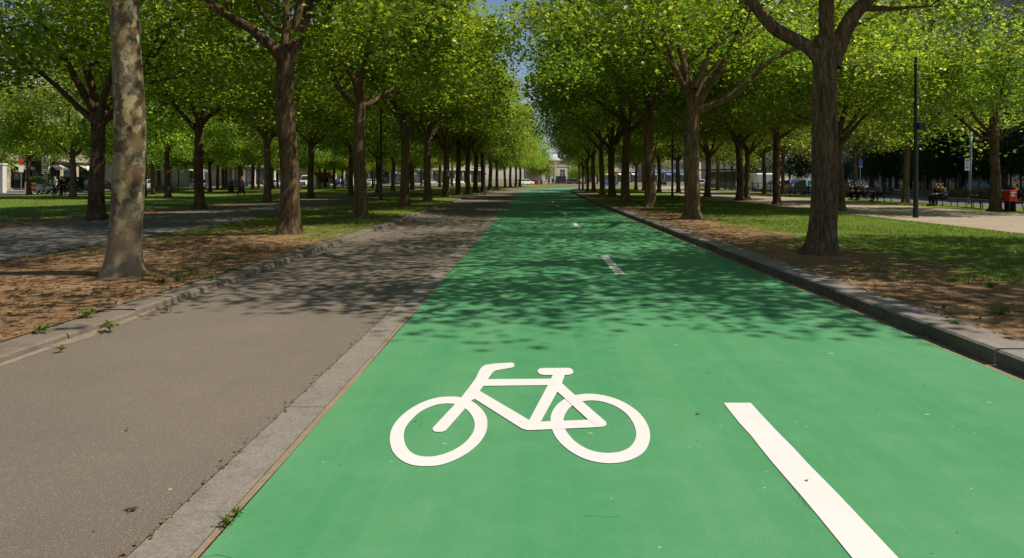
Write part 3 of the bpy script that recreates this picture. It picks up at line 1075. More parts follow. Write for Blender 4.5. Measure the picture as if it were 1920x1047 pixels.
def build_setting():
    mb = MB()
    mb.add([(-900, -200, -0.03), (900, -200, -0.03), (900, 1500, -0.03), (-900, 1500, -0.03)], [(0, 1, 2, 3)])
    tag(mb.build('ground', M['ground'], fix=False), kind='structure')
    strip('cycle_lane', 0.02, wR, 0.004, M['green'], cross=3, ds=1.0)
    strip('sand_joint', lambda s: -0.03, lambda s: 0.012 + 0.012 * math.sin(s * 2.1) * math.sin(s * .7), 0.002, M['sand'])
    mb = MB()
    s = -12.0
    while s < 200:
        L = 2.4 if s < 60 else 8.0
        q = [s + 0.004, s + L / 2, s + L - 0.004]
        mb.add([(*P(u, t), 0.006) for u in q for t in (-0.30, -0.03)], [(0, 1, 3, 2), (2, 3, 5, 4)])
        s += L
    tag(mb.build('concrete_band', M['band'], fix=False), kind='structure')
    strip('grey_road', lambda s: -wL(s) - 0.08, lambda s: -0.311, 0.0, M['asphalt'], cross=3, ds=1.0)
    strip('gutter', wR, lambda s: wR(s) + 0.16, 0.0, M['sand'])
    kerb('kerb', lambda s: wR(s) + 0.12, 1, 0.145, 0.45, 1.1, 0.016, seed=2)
    o = kerb('kerb', lambda s: -wL(s), -1, 0.09, 0.42, 1.15, 0.022, seed=4)
    o.data.materials[0] = M['kerb_brown']
    o.data.materials[1] = M['kerb_brown']
    verge('verge', lambda s: wR(s) + 0.55, 15.0, ZR, grass_right, s1=150)
    verge('verge', lambda s: -wL(s) - 0.36, lambda s: -8.6 - 2 * sm((s - 12) / 35), ZL, grass_left)
    strip('path', lambda s: -15.1, lambda s: -8.5 - 2 * sm((s - 12) / 35), ZL + 0.012, M['path'], cross=3, s1=200)
    verge('lawn', -47.0, -15.0, ZL, grass_lawn, dt=1.2, s0=0, ds=1.0)
    strip('gravel_path', 14.9, 22.2, ZR + 0.012, M['gravel'], cross=3, s1=150)
    verge('grass_strip', 22.1, 26.2, ZR, lambda s, t: 0.7, s1=150, dt=1.0)
    strip('street', 26.6, 38.0, 0.004, M['street'], s1=150)
    kerb('kerb', lambda s: 26.5, -1, 0.14, 0.3, 1.5, 0.003, s0=0, s1=150, seed=5)
    kerb('kerb', lambda s: 38.0, 1, 0.13, 0.3, 1.5, 0.003, s0=0, s1=150, seed=6)
    strip('pavement', 38.25, 46, 0.12, M['pavement'], s1=150)
    strip('pavement', -52.0, -46.9, ZL + 0.012, M['pavement'], s0=20)
    kerb('kerb', lambda s: -52.2, 1, 0.115, 0.3, 1.5, 0.003, s0=20, s1=230, seed=7)
    strip('street', -62.0, -52.1, 0.004, M['street'], s0=20)
    kerb('kerb', lambda s: -62.0, -1, 0.13, 0.3, 1.5, 0.003, s0=20, s1=230, seed=8)
    strip('pavement', -68, -62.25, 0.12, M['pavement'], s0=20)

    # sand drifted along the foot of the left kerb
    mb = MB()
    rs = random.Random(3)
    pts = []
    for i in range(110):
        s = 2 + i * 0.1
        w = -0.02 + (0.03 + 0.30 * vnoise(np.array(s * 1.3), np.array(3.0), 5) ** 2 + rs.uniform(0, .05)) * max(0.0, 1 - s / 12)
        pts.append((s, w))
    for s, w in pts:
        mb.v.append((*P(s, -wL(s) - 0.03), 0.03))
        mb.v.append((*P(s, -wL(s) + w * .5), 0.016))
        mb.v.append((*P(s, -wL(s) + w), 0.003))
    for i in range(len(pts) - 1):
        for k in range(2):
            mb.f.append((3 * i + k, 3 * i + k + 1, 3 * i + 4 + k, 3 * i + 3 + k))
            mb.mi.append(0)
    tag(mb.build('sand_drift', M['drift'], smooth=True), kind='stuff')


# ------------------------------------------------------------------ paint on the lane
def smooth_loop(pts, n):
    pts = np.asarray(pts, float)
    c = pts.mean(0)
    m = len(pts)
    out = []
    for u in np.linspace(0, m, 240, endpoint=False):
        i = int(u)
        f = u - i
        p0, p1, p2, p3 = pts[(i - 1) % m], pts[i % m], pts[(i + 1) % m], pts[(i + 2) % m]
        out.append(0.5 * ((2 * p1) + (p2 - p0) * f + (2 * p0 - 5 * p1 + 4 * p2 - p3) * f * f + (3 * p1 - p0 - 3 * p2 + p3) * f ** 3))
    out = np.array(out)
    return out


def build_markings():
    def W(cx, cy):
        return at(700 + cx / 3.42857, 640 + cy / 3.42857, 0.008)

    mb = MB()
    lvl = [0.0075]

    def up():
        lvl[0] += 0.0004
        return lvl[0]

    def ring(o, i):
        o = np.array([W(*p) for p in smooth_loop(o, 0)])
        i = np.array([W(*p) for p in smooth_loop(i, 0)])
        c = i.mean(0)

        def rs(k, n=120):
            a = np.arctan2(k[:, 1] - c[1], k[:, 0] - c[0])
            r = np.hypot(k[:, 1] - c[1], k[:, 0] - c[0])
            od = np.argsort(a)
            g = np.linspace(-math.pi, math.pi, n, endpoint=False)
            rr = np.interp(g, a[od], r[od], period=2 * math.pi)
            return [(c[0] + q * math.cos(t), c[1] + q * math.sin(t)) for q, t in zip(rr, g)]
        O, I = rs(o), rs(i)
        n = len(O)
        z = up()
        mb.add([(*p, z) for p in O] + [(*p, z) for p in I], [(k, (k + 1) % n, n + (k + 1) % n, n + k) for k in range(n)])

    def poly(p):
        z = up()
        mb.add([(*W(*q), z) for q in p], [tuple(range(len(p)))])

    ring([(106, 615), (120, 560), (160, 500), (230, 440), (310, 395), (400, 365), (480, 356), (560, 360), (630, 385), (690, 430), (725, 480), (733, 530),
          (722, 590), (680, 655), (610, 715), (520, 765), (430, 795), (350, 803), (260, 797), (185, 768), (130, 716), (110, 665)],
         [(196, 610), (205, 560), (240, 510), (300, 455), (370, 420), (440, 402), (520, 403), (580, 425), (625, 465), (650, 520), (645, 575), (610, 630),
          (550, 680), (480, 715), (410, 736), (350, 742), (285, 734), (235, 707), (206, 662)])
    ring([(1139, 505), (1152, 450), (1190, 400), (1250, 362), (1320, 343), (1400, 338), (1490, 350), (1580, 378), (1660, 422), (1722, 475), (1762, 535), (1778, 590),
          (1775, 645), (1750, 700), (1700, 742), (1620, 773), (1530, 785), (1430, 776), (1340, 748), (1260, 703), (1195, 645), (1155, 582)],
         [(1222, 510), (1235, 465), (1270, 420), (1330, 391), (1400, 381), (1470, 388), (1550, 415), (1620, 460), (1667, 520), (1688, 580), (1683, 632),
          (1652, 678), (1600, 706), (1530, 718), (1450, 714), (1370, 690), (1300, 646), (1248, 590), (1228, 548)])
    poly([(690, 175), (704, 162), (724, 152), (780, 144), (890, 138), (903, 143), (908, 154), (902, 166), (885, 171), (785, 189), (768, 200), (735, 245),
          (708, 286), (683, 320), (590, 432), (480, 558), (465, 574), (445, 582), (415, 584), (392, 581), (381, 570), (383, 556), (400, 538), (527, 403), (570, 356),
          (625, 285), (658, 240), (678, 195)])
    poly([(735, 245), (1152, 242), (1132, 283), (706, 288)])
    poly([(683, 320), (1002, 508), (1020, 520), (1385, 506), (1470, 520), (1497, 524), (1499, 536), (1488, 548), (1465, 553), (1010, 573), (984, 572), (958, 564),
          (935, 551), (652, 372), (636, 380), (628, 372), (650, 345)])
    poly([(1155, 215), (1232, 215), (1212, 272), (1075, 522), (1040, 530), (1000, 512), (1123, 282)])
    poly([(1057, 200), (1056, 188), (1066, 179), (1090, 174), (1258, 173), (1276, 180), (1286, 194), (1283, 206), (1268, 215), (1248, 219), (1095, 219), (1070, 213)])
    poly([(1212, 272), (1296, 348), (1495, 520), (1499, 530), (1490, 546), (1440, 545), (1380, 506), (1178, 321)])
    o = mb.build('bicycle_symbol', M['white'], fix=False)
    tag(o, 'white painted bicycle symbol on the sunlit green lane', 'road marking')

    dashes = [(2.0, 4.88, 1.37, 0.2, 'long thick white lane dash beside the bicycle symbol in full sun'),
              (11.45, 14.2, 1.36, 0.17, 'white lane dash in the tree shade, first beyond the long sunlit dash'),
              (22.3, 25.0, 1.35, 0.15, 'white lane dash second beyond the long sunlit dash'),
              (29.8, 32.0, 1.28, 0.15, 'white lane dash third beyond the long sunlit dash'),
              (38.4, 40.6, 1.2, 0.15, 'white lane dash fourth beyond the long sunlit dash'),
              (45.5, 48.5, 1.1, 0.15, 'white lane dash fifth beyond the long sunlit dash'),
              (56, 59, 0.95, 0.15, 'white lane dash sixth beyond the long sunlit dash'),
              (66, 70, 0.8, 0.15, 'white lane dash seventh beyond the long sunlit dash'),
              (78, 82, 0.7, 0.15, 'farthest small white lane dash where the lane starts to bend')]
    for a, b, x, w, lab in dashes:
        mb = MB()
        n = 14
        rs = random.Random(int(a * 10))
        L = [(x + rs.uniform(-.004, .004), a + (b - a) * i / n) for i in range(n + 1)]
        Rr = [(x + w + rs.uniform(-.004, .004), a + (b - a) * i / n) for i in range(n + 1)]
        mb.add([(*p, 0.0085) for p in L] + [(*p, 0.0085) for p in Rr], [(i, i + n + 1, i + n + 2, i + 1) for i in range(n)])
        tag(mb.build('lane_dash', M['white'], fix=False), lab, 'road marking', 'white dashes down the middle of the green lane')


# ------------------------------------------------------------------ grass, weeds, litter
def blades(name, xy, z, hmin, hmax, width, rng, mat):
    n = len(xy)
    az = rng.uniform(0, 6.28, n)
    h = rng.uniform(hmin, hmax, n)
    ln = rng.normal(0, .45, (n, 2)) * h[:, None]
    dx, dy = np.cos(az) * width / 2, np.sin(az) * width / 2
    v = np.zeros((n, 3, 3))
    v[:, 0] = np.stack([xy[:, 0] - dx, xy[:, 1] - dy, z], -1)
    v[:, 1] = np.stack([xy[:, 0] + dx, xy[:, 1] + dy, z], -1)
    v[:, 2] = np.stack([xy[:, 0] + ln[:, 0], xy[:, 1] + ln[:, 1], z + h], -1)
    me = np_mesh(name, v.reshape(-1, 3), np.arange(n * 3), np.arange(n) * 3, np.full(n, 3), [mat])
    return tag(link(name, me), kind='stuff')


def build_ground_cover():
    rng = np.random.default_rng(5)

    def scatter(n, sfun, tfun, gf, thr):
        s = sfun(n)
        t = tfun(s)
        X = np.array([P(a, b) for a, b in zip(s, t)])
        g = np.array([gf(a, b) for a, b in zip(s, t)])
        g = g + 1.3 * (vnoise(X[:, 0] * .9 + 30, X[:, 1] * .9 + 30, 8) - .5) + .9 * (vnoise(X[:, 0] * 3.1 + 30, X[:, 1] * 3.1 + 30, 9) - .5)
        keep = rng.uniform(0, 1, n) < np.clip((g - thr) * 1.6, 0.0, 1)
        return X[keep]
    # right verge: turf
    wr = np.vectorize(wR)
    wl = np.vectorize(wL)
    ss = lambda a, b: (lambda n: a * (b / a) ** rng.uniform(0, 1, n))
    x = scatter(120000, ss(5.0, 55), lambda s: wr(s) + .6 + (14.7 - wr(s) - .6) * rng.uniform(0, 1, len(s)), grass_right, .28)
    blades('grass', x, np.full(len(x), ZR + .01), .03, .085, .014, rng, M['grass'])
    x = scatter(42000, ss(4.0, 50), lambda s: -wl(s) - .45 - 4.9 * rng.uniform(0, 1, len(s)), grass_left, .36)
    blades('grass', x, np.full(len(x), ZL + .01), .03, .08, .014, rng, M['grass'])
    x = scatter(40000, ss(18, 75), lambda s: -15.4 - 22 * rng.uniform(0, 1, len(s)), grass_lawn, .3)
    blades('grass', x, np.full(len(x), ZL + .01), .04, .10, .025, rng, M['grass'])
    # dry leaf litter
    X = []
    for (a, b, n, f) in ((4.0, 30, 8000, lambda s: -wl(s) - .3 - 5.0 * rng.uniform(0, 1, len(s))), (4.5, 30, 4000, lambda s: wr(s) + .5 + 7 * rng.uniform(0, 1, len(s)) ** 1.4)):
        s = ss(a, b)(n)
        t = f(s)
        p = np.array([P(u, w) for u, w in zip(s, t)])
        z = np.full(n, (ZL if t[0] < 0 else ZR) + .03)
        X.append(np.column_stack([p, z]))
    X = np.concatenate(X)
    me = leaf_cloud('leaf_litter', X, .045, rng, LEAF_SIMPLE, M['litter'], .35)
    tag(link('leaf_litter', me), kind='stuff')
    # bits blown onto the road and the lane
    s = ss(2.6, 22)(420)
    t = rng.uniform(-3.1, 5.4, 420)
    edge = rng.uniform(0, 1, 420) < .93
    t = np.where(edge, np.where(rng.uniform(0, 1, 420) < .5, -0.31 + rng.normal(0, .02, 420), wr(s) + .08 + rng.normal(0, .04, 420)), t)
    p = np.array([P(u, w) for u, w in zip(s, t)])
    me = leaf_cloud('road_litter', np.column_stack([p, np.full(420, .016)]), .02, rng, LEAF_SIMPLE, M['litter'], .25)
    tag(link('road_litter', me), kind='stuff')

    weeds = [(205, 618, ZL * .3, .17, 'bushy dark weed growing out of the broken kerb beside the grey road'),
             (312, 584, .02, .11, 'small weed with a reddish tuft at the foot of the kerb'),
             (115, 657, .02, .08, 'small pale weed in the sand by the nearest kerb stone'),
             (424, 985, .008, .05, 'larger yellow green weed in the seam beside the green lane'),
             (443, 966, .008, .042, 'smaller yellow green weed in the seam beside the green lane'),
             (85, 622, ZL, .16, 'bright grass tuft on the bare earth behind the nearest kerb stones'),
             (160, 594, ZL, .17, 'green tuft on the bare earth behind the broken kerb'),
             (302, 530, ZL, .16, 'pale green weed on the earth right of the mottled tree'),
             (333, 527, ZL, .15, 'dark green weed on the earth farther right of the mottled tree'),
             (398, 524, ZL, .15, 'green weed near the kerb edge beyond the mottled tree'),
             (425, 487, ZL, .17, 'low weed clump on the earth between the first two roadside trees'),
             (1877, 590, ZR, .2, 'leafy weed on bare earth right of the largest tree'),
             (1790, 610, ZR, .1, 'small yellow weed behind the shaded kerb'),
             (1660, 560, ZR, .09, 'tiny weed at the back of the kerb below the largest tree'),
             (1855, 540, ZR, .16, 'grass clump in the bare patch right of the largest tree')]
    for i, (px, py, z, h, lab) in enumerate(weeds):
        r2 = np.random.default_rng(100 + i)
        h *= .52
        x, y = at(px, py, z)
        o = empty('weed', (x, y, z))
        n = 46
        a = r2.uniform(0, 6.28, n)
        el = r2.uniform(.25, 1.35, n)
        L = h * r2.uniform(.5, 1.1, n)
        p = np.stack([np.cos(a) * np.cos(el) * L, np.sin(a) * np.cos(el) * L, np.sin(el) * L * .75], -1) + r2.normal(0, .012, (n, 3))
        p[:, 2] = np.abs(p[:, 2]) + .01
        me = leaf_cloud('leaves', p, h * .42, r2, LEAF_FINE, M['weed'], .8)
        link('leaves', me, o)
        mb = MB()
        for k in range(0, n, 3):
            mb.tube([(0, 0, 0), tuple(p[k] * .5 + np.array([0, 0, .01])), tuple(p[k])], [.004, .003, .002], 4)
        mb.build('stem', M['weed'], o)
        tag(o, lab, 'weed', 'weeds along the kerbs and verges')
    # one dead leaf on the asphalt
    x, y = at(246, 957, .0)
    me = leaf_cloud('dead_leaf', np.array([[x, y, .012]]), .11, np.random.default_rng(2), LEAF_FINE, M['bark_dark'], .05)
    tag(link('dead_leaf', me), 'single dark dead leaf lying on the sunlit grey asphalt', 'leaf')


# ------------------------------------------------------------------ vehicles
def build_cars():
    def car(style):
        root = empty('parked_car' if style != 'van' else 'parked_van')
        if style == 'van':
            W, L = .98, 5.2
            body = [(-2.6, .35), (2.45, .35), (2.6, .55), (2.6, .95), (2.45, 1.15), (1.75, 1.3), (1.25, 2.2), (1.05, 2.3), (-2.5, 2.3), (-2.6, 2.15)]
            wheels = (-1.6, 1.65)
            gl = None
        elif style == 'estate':
            W, L = .88, 4.4
            body = [(-2.15, .3), (2.1, .3), (2.22, .5), (2.2, .72), (2.05, .84), (1.1, .95), (-2.1, .98), (-2.22, .85), (-2.22, .5)]
            wheels = (-1.33, 1.35)
            gl = ([(1.15, .94), (.45, 1.42), (-1.75, 1.44), (-2.1, .97)], [(.48, 1.40), (.3, 1.50), (-1.6, 1.52), (-1.8, 1.42)])
        else:
            W, L = .84, 3.9
            body = [(-1.85, .3), (1.85, .3), (1.96, .48), (1.94, .72), (1.78, .84), (1.0, .95), (-1.8, 1.0), (-1.95, .85), (-1.95, .5)]
            wheels = (-1.2, 1.22)
            gl = ([(1.05, .94), (.35, 1.40), (-1.25, 1.43), (-1.78, .98)], [(.38, 1.38), (.2, 1.48), (-1.1, 1.50), (-1.32, 1.41)])
        mb = MB()
        mb.prism(body, -W, W)
        b = mb.build('body', paint('base', (.5, .5, .5)), root, bevel=.07)
        if gl:
            m2 = MB()
            n = len(gl[0])
            lo = [(y, z) for y, z in gl[0]]
            vs = []
            for sx in (-1, 1):
                for y, z in lo:
                    wi = W - .04 if z < 1.1 else W - .22
                    vs.append((sx * wi, y, z))
            fs = [tuple(range(n)), tuple(range(n, 2 * n))[::-1]] + [(i, i + n, (i + 1) % n + n, (i + 1) % n) for i in range(n)]
            m2.add(vs, fs)
            m2.build('window', M['car_glass'], root, bevel=.03)
            m3 = MB()
            m3.prism(gl[1], -(W - .2), W - .2)
            for sx in (-1, 1):
                m3.tube([(sx * (W - .05), lo[0][0], lo[0][1]), (sx * (W - .2), lo[1][0], lo[1][1])], .04, 6)
                m3.tube([(sx * (W - .05), lo[3][0], lo[3][1]), (sx * (W - .2), lo[2][0], lo[2][1])], .06, 6)
                m3.tube([(sx * (W - .03), -.3, .97), (sx * (W - .19), -.35, 1.44)], .04, 6)
            m3.build('roof', paint('base', (.5, .5, .5)), root, bevel=.02)
        else:
            m2 = MB()
            m2.add([(-.85, 1.80, 1.34), (.85, 1.80, 1.34), (.78, 1.31, 2.14), (-.78, 1.31, 2.14)], [(0, 1, 2, 3)])
            for sx in (-1, 1):
                m2.box(sx * .97 - .02, sx * .97 + .02, .5, 1.35, 1.3, 1.95)
            m2.build('window', M['car_glass'], root)
        for wy in wheels:
            for sx in (-1, 1):
                m4 = MB()
                m4.lathe([(.19, -.09), (.29, -.11), (.32, -.07), (.32, .07), (.29, .11), (.19, .09)], 18, 'x')
                ty = m4.build('wheel', M['rubber'], root, smooth=True)
                ty.location = (sx * (W - .09), wy, .32)
                m5 = MB()
                m5.lathe([(.001, .05), (.07, .08), (.1, .05), (.2, .085)], 14, 'x')
                m5.lathe([(.2, -.085), (.1, -.05), (.07, -.08), (.001, -.05)], 14, 'x')
                m5.build('rim', M['rim'], ty)
        yf, yb = body[3][0], body[-1][0]
        for sx in (-1, 1):
            m6 = MB()
            m6.box(sx * (W - .25) - .15, sx * (W - .25) + .15, yf - .1, yf + .012, .62, .78)
            m6.build('headlight', M['lamp'], root, bevel=.03)
            m7 = MB()
            m7.box(sx * (W - .16) - .1, sx * (W - .16) + .1, yb - .012, yb + .1, .68, .92)
            m7.build('tail_light', M['red_lens'], root, bevel=.02)
        m8 = MB()
        m8.box(-.26, .26, yf - .02, yf + .016, .46, .56)
        m8.build('number_plate', M['white_panel'], root)
        return root

    cols = {'white': (.78, .78, .78), 'silver': (.42, .44, .46), 'black': (.015, .015, .018), 'blue': (.02, .06, .25), 'grey': (.12, .13, .14),
            'dark blue': (.012, .02, .06), 'teal': (.05, .25, .33), 'red': (.45, .02, .02), 'pale blue': (.30, .45, .62)}
    proto = {k: car(k) for k in ('hatch', 'estate', 'van')}
    used = set()
    for k in proto:
        KIDS[proto[k].name] = list(proto[k].children)
        for c in proto[k].children:
            KIDS[c.name] = list(c.children)

    def put(style, col, x, y, rz, lab, group):
        if style not in used:
            used.add(style)
            o = proto[style]
            kids = list(o.children)
        else:
            o = copy_tree(proto[style])
            kids = list(o.children)
        o.location = (x, y, .006)
        o.rotation_euler = (0, 0, rz)
        for c in kids:
            if c.name.split('.')[0] in ('body', 'roof'):
                own_mat(c, paint(col, cols[col]))
        tag(o, lab, 'van' if style == 'van' else 'car', group)
        return o

    g = 'cars parked along the street beyond the lawn'
    row = [('estate', 'grey', 76), ('hatch', 'black', 83), ('estate', 'silver', 90), ('hatch', 'white', 97), ('estate', 'dark blue', 104),
           ('hatch', 'silver', 111), ('van', 'white', 118.5), ('estate', 'blue', 126), ('hatch', 'white', 133), ('estate', 'black', 140), ('hatch', 'silver', 147), ('estate', 'white', 154)]
    for i, (st, c, s) in enumerate(row):
        x, y = P(s, -53.4)
        put(st, c, x, y, yaw(s) + (math.pi if i % 3 == 0 else 0), '%s %s, %s in the line of cars parked beyond the left lawn'
            % (c, {'hatch': 'small car', 'estate': 'estate car', 'van': 'van'}[st], ORD[i]), g)
    g = 'vehicles standing along the shaded street on the right'
    for i, (st, c, px, X, lab) in enumerate([('van', 'white', 1421, 28.0, 'white delivery van on the street behind the railing'),
                                       ('hatch', 'blue', 1484, 28.2, 'blue car between the railing and the green bench'),
                                       ('estate', 'teal', 1512, 28.2, 'teal topped car behind the green bench'),
                                       ('hatch', 'dark blue', 1592, 28.3, 'dark blue car beside the slender tree with the blue sign'),
                                       ('estate', 'white', 1457, 28.1, 'white car half hidden behind the second path tree'),
                                       ('estate', 'silver', 1308, 28.1, 'silver car left of the dark glass shelter'),
                                       ('hatch', 'dark blue', 1240, 28.2, 'dark blue car seen between distant path trunks'),
                                       ('estate', 'black', 1858, 36.5, 'black car by the far pavement behind the red box')]):
        Y = X * F / (px - VX)
        put(st, c, X, Y, math.pi if X > 30 else 0, lab, g)
    g = 'vehicles on the street at the far end of the lane'
    for st, c, px, d, rz, lab in [('van', 'black', 1051, 178, 2.9, 'black van in front of the distant mansion door'),
                                  ('hatch', 'blue', 1143, 150, -1.0, 'blue car glimpsed beyond the last lane trunks'),
                                  ('estate', 'silver', 1076, 184, -1.2, 'silver car right of the black van by the mansion'),
                                  ('estate', 'white', 985, 165, -.9, 'white car left of the red car at the far end'),
                                  ('hatch', 'red', 1003, 172, -.25, 'small red car at the far end of the lane')]:
        put(st, c, (px - VX) / F * d, d, rz, lab, g)


# ------------------------------------------------------------------ people
def skin_obj(name, verts, edges, rad, mat, parent=None, sub=1):
    me = bpy.data.meshes.new(name)
    me.from_pydata(verts, edges, [])
    me.materials.append(mat)
    o = link(name, me, parent)
    md = o.modifiers.new('skin', 'SKIN')
    md.use_smooth_shade = True
    sv = me.skin_vertices[0].data
    for i, r_ in enumerate(rad):
        sv[i].radius = r_ if isinstance(r_, tuple) else (r_, r_)
        sv[i].use_root = i == 0
    s = o.modifiers.new('sub', 'SUBSURF')
    s.levels = s.render_levels = sub
    return o


def person(loc, rz, pose, jacket, trousers, lab, group=None, hair='hair', scale=1.0, shoes='black', sleeves=True):
    """one continuous body; hair, jacket, trousers and shoes are its children"""
    hip = .92
    if pose == 'sit':
        hip = .50
    J = {'pelvis': (0, 0, hip), 'waist': (0, -.01, hip + .16), 'chest': (0, -.01, hip + .36), 'neck': (0, 0, hip + .53), 'chin': (0, .01, hip + .60),
         'head': (0, .02, hip + .69), 'crown': (0, .015, hip + .79)}
    if pose == 'sit':
        J['waist'] = (0, -.03, hip + .16)
        J['chest'] = (0, .02, hip + .34)
        J['neck'] = (0, .06, hip + .5)
        J['chin'] = (0, .10, hip + .56)
        J['head'] = (0, .12, hip + .65)
        J['crown'] = (0, .11, hip + .75)
    for sd, sx in (('l', -1), ('r', 1)):
        J['sh' + sd] = (sx * .18, J['chest'][1], hip + .47)
        if pose == 'sit':
            J['el' + sd] = (sx * .24, .12, hip + .22)
            J['wr' + sd] = (sx * .10, .34, hip + .17)
            J['hd' + sd] = (sx * .06, .41, hip + .15)
            J['hp' + sd] = (sx * .09, .02, hip - .02)
            J['kn' + sd] = (sx * .12, .46, hip - .01)
            J['an' + sd] = (sx * .12, .44, .09)
            J['to' + sd] = (sx * .13, .60, .035)
        else:
            k = (1 if pose == 'walk' else .12) * sx
            J['el' + sd] = (sx * .245, -.10 * k - .02, hip + .20)
            J['wr' + sd] = (sx * .24, -.16 * k + .06, hip - .04)
            J['hd' + sd] = (sx * .235, -.17 * k + .085, hip - .12)
            J['hp' + sd] = (sx * .09, 0, hip - .04)
            J['kn' + sd] = (sx * .10, .16 * k + .02, .49)
            J['an' + sd] = (sx * .105, .24 * k - .03 if k > 0 else .30 * k - .03, .09 if k > 0 or pose != 'walk' else .13)
            J['to' + sd] = (sx * .115, J['an' + sd][1] + .16, .03 if k > 0 or pose != 'walk' else .05)
    RD = {'pelvis': (.15, .105), 'waist': (.135, .095), 'chest': (.165, .11), 'neck': .055, 'chin': (.06, .07), 'head': (.078, .095), 'crown': (.06, .07),
          'sh': .062, 'el': .042, 'wr': .03, 'hd': (.04, .018), 'hp': .085, 'kn': .058, 'an': .04, 'to': .036}
    names = list(J)
    idx = {k: i for i, k in enumerate(names)}
    E = [('pelvis', 'waist'), ('waist', 'chest'), ('chest', 'neck'), ('neck', 'chin'), ('chin', 'head'), ('head', 'crown')]
    for sd in 'lr':
        E += [('chest', 'sh' + sd), ('sh' + sd, 'el' + sd), ('el' + sd, 'wr' + sd), ('wr' + sd, 'hd' + sd), ('pelvis', 'hp' + sd), ('hp' + sd, 'kn' + sd),
              ('kn' + sd, 'an' + sd), ('an' + sd, 'to' + sd)]
    rad = lambda k: RD.get(k) or RD[k[:-1]]
    V = [J[k] for k in names]
    ED = [(idx[a], idx[b]) for a, b in E]
    RR = [rad(k) for k in names]
    for sd, sx in (('l', -1), ('r', 1)):          # five fingers
        h, w = np.array(J['hd' + sd]), np.array(J['wr' + sd])
        d = (h - w) / np.linalg.norm(h - w)
        side = np.cross(d, (sx, 0, 0))
        side /= np.linalg.norm(side) + 1e-9
        for q, (o_, ln) in enumerate([(-.026, .062), (-.009, .075), (.009, .07), (.025, .055)]):
            V.append(tuple(h + side * o_ + d * (.03 + ln) - np.array([sx * .012, 0, 0])))
            ED.append((idx['hd' + sd], len(V) - 1))
            RR.append(.009)
        V.append(tuple(w + d * .05 - side * .055))
        ED.append((idx['wr' + sd], len(V) - 1))
        RR.append(.011)
    # nose
    hd = np.array(J['head'])
    V.append(tuple(hd + np.array([0, .105, -.01])))
    ED.append((idx['head'], len(V) - 1))
    RR.append(.014)
    body = skin_obj('person', V, ED, RR, M['skin'])
    body.location = loc
    body.rotation_euler = (0, 0, rz)
    body.scale = (scale,) * 3

    def sub(name, keys, edges, grow, mat, cut=None):
        ks = keys
        vs = [J[k] for k in ks]
        rr = []
        for k in ks:
            r_ = rad(k)
            rr.append(tuple(x + grow for x in r_) if isinstance(r_, tuple) else r_ + grow)
        if cut:
            for k, fr in cut.items():
                a, b = np.array(J[k]), np.array(J[fr[0]])
                vs[ks.index(k)] = tuple(a + (b - a) * fr[1])
        skin_obj(name, vs, [(ks.index(a), ks.index(b)) for a, b in edges], rr, mat, body)
    ks = ['chest', 'waist', 'pelvis', 'neck'] + [a + b for b in 'lr' for a in ('sh', 'el', 'wr')]
    sub('jacket', ks, [('chest', 'waist'), ('waist', 'pelvis'), ('chest', 'neck')] + [e for b in 'lr' for e in (('chest', 'sh' + b), ('sh' + b, 'el' + b), ('el' + b, 'wr' + b))],
        .018, jacket, {'neck': ('chest', .35), 'wrl': ('ell', .12), 'wrr': ('elr', .12)})
    ks = ['pelvis'] + [a + b for b in 'lr' for a in ('hp', 'kn', 'an')]
    sub('trousers', ks, [e for b in 'lr' for e in (('pelvis', 'hp' + b), ('hp' + b, 'kn' + b), ('kn' + b, 'an' + b))], .013, trousers)
    for b in 'lr':
        a_, t_ = np.array(J['an' + b]), np.array(J['to' + b])
        skin_obj('shoe', [tuple(a_ + np.array([0, -.03, -.045])), tuple(a_ * .4 + t_ * .6), tuple(t_ + np.array([0, .05, 0]))], [(0, 1), (1, 2)], [.05, .045, .036], M['black'], body)
    hc = np.array(J['crown'])
    skin_obj('hair', [tuple(hc + np.array([0, -.02, .02])), tuple(hc + np.array([0, -.065, -.05])), tuple(hc + np.array([0, -.075, -.13]))], [(0, 1), (1, 2)],
             [(.085, .085), (.088, .07), (.06, .04)], M[hair], body)
    tag(body, lab, 'person', group)
    return body


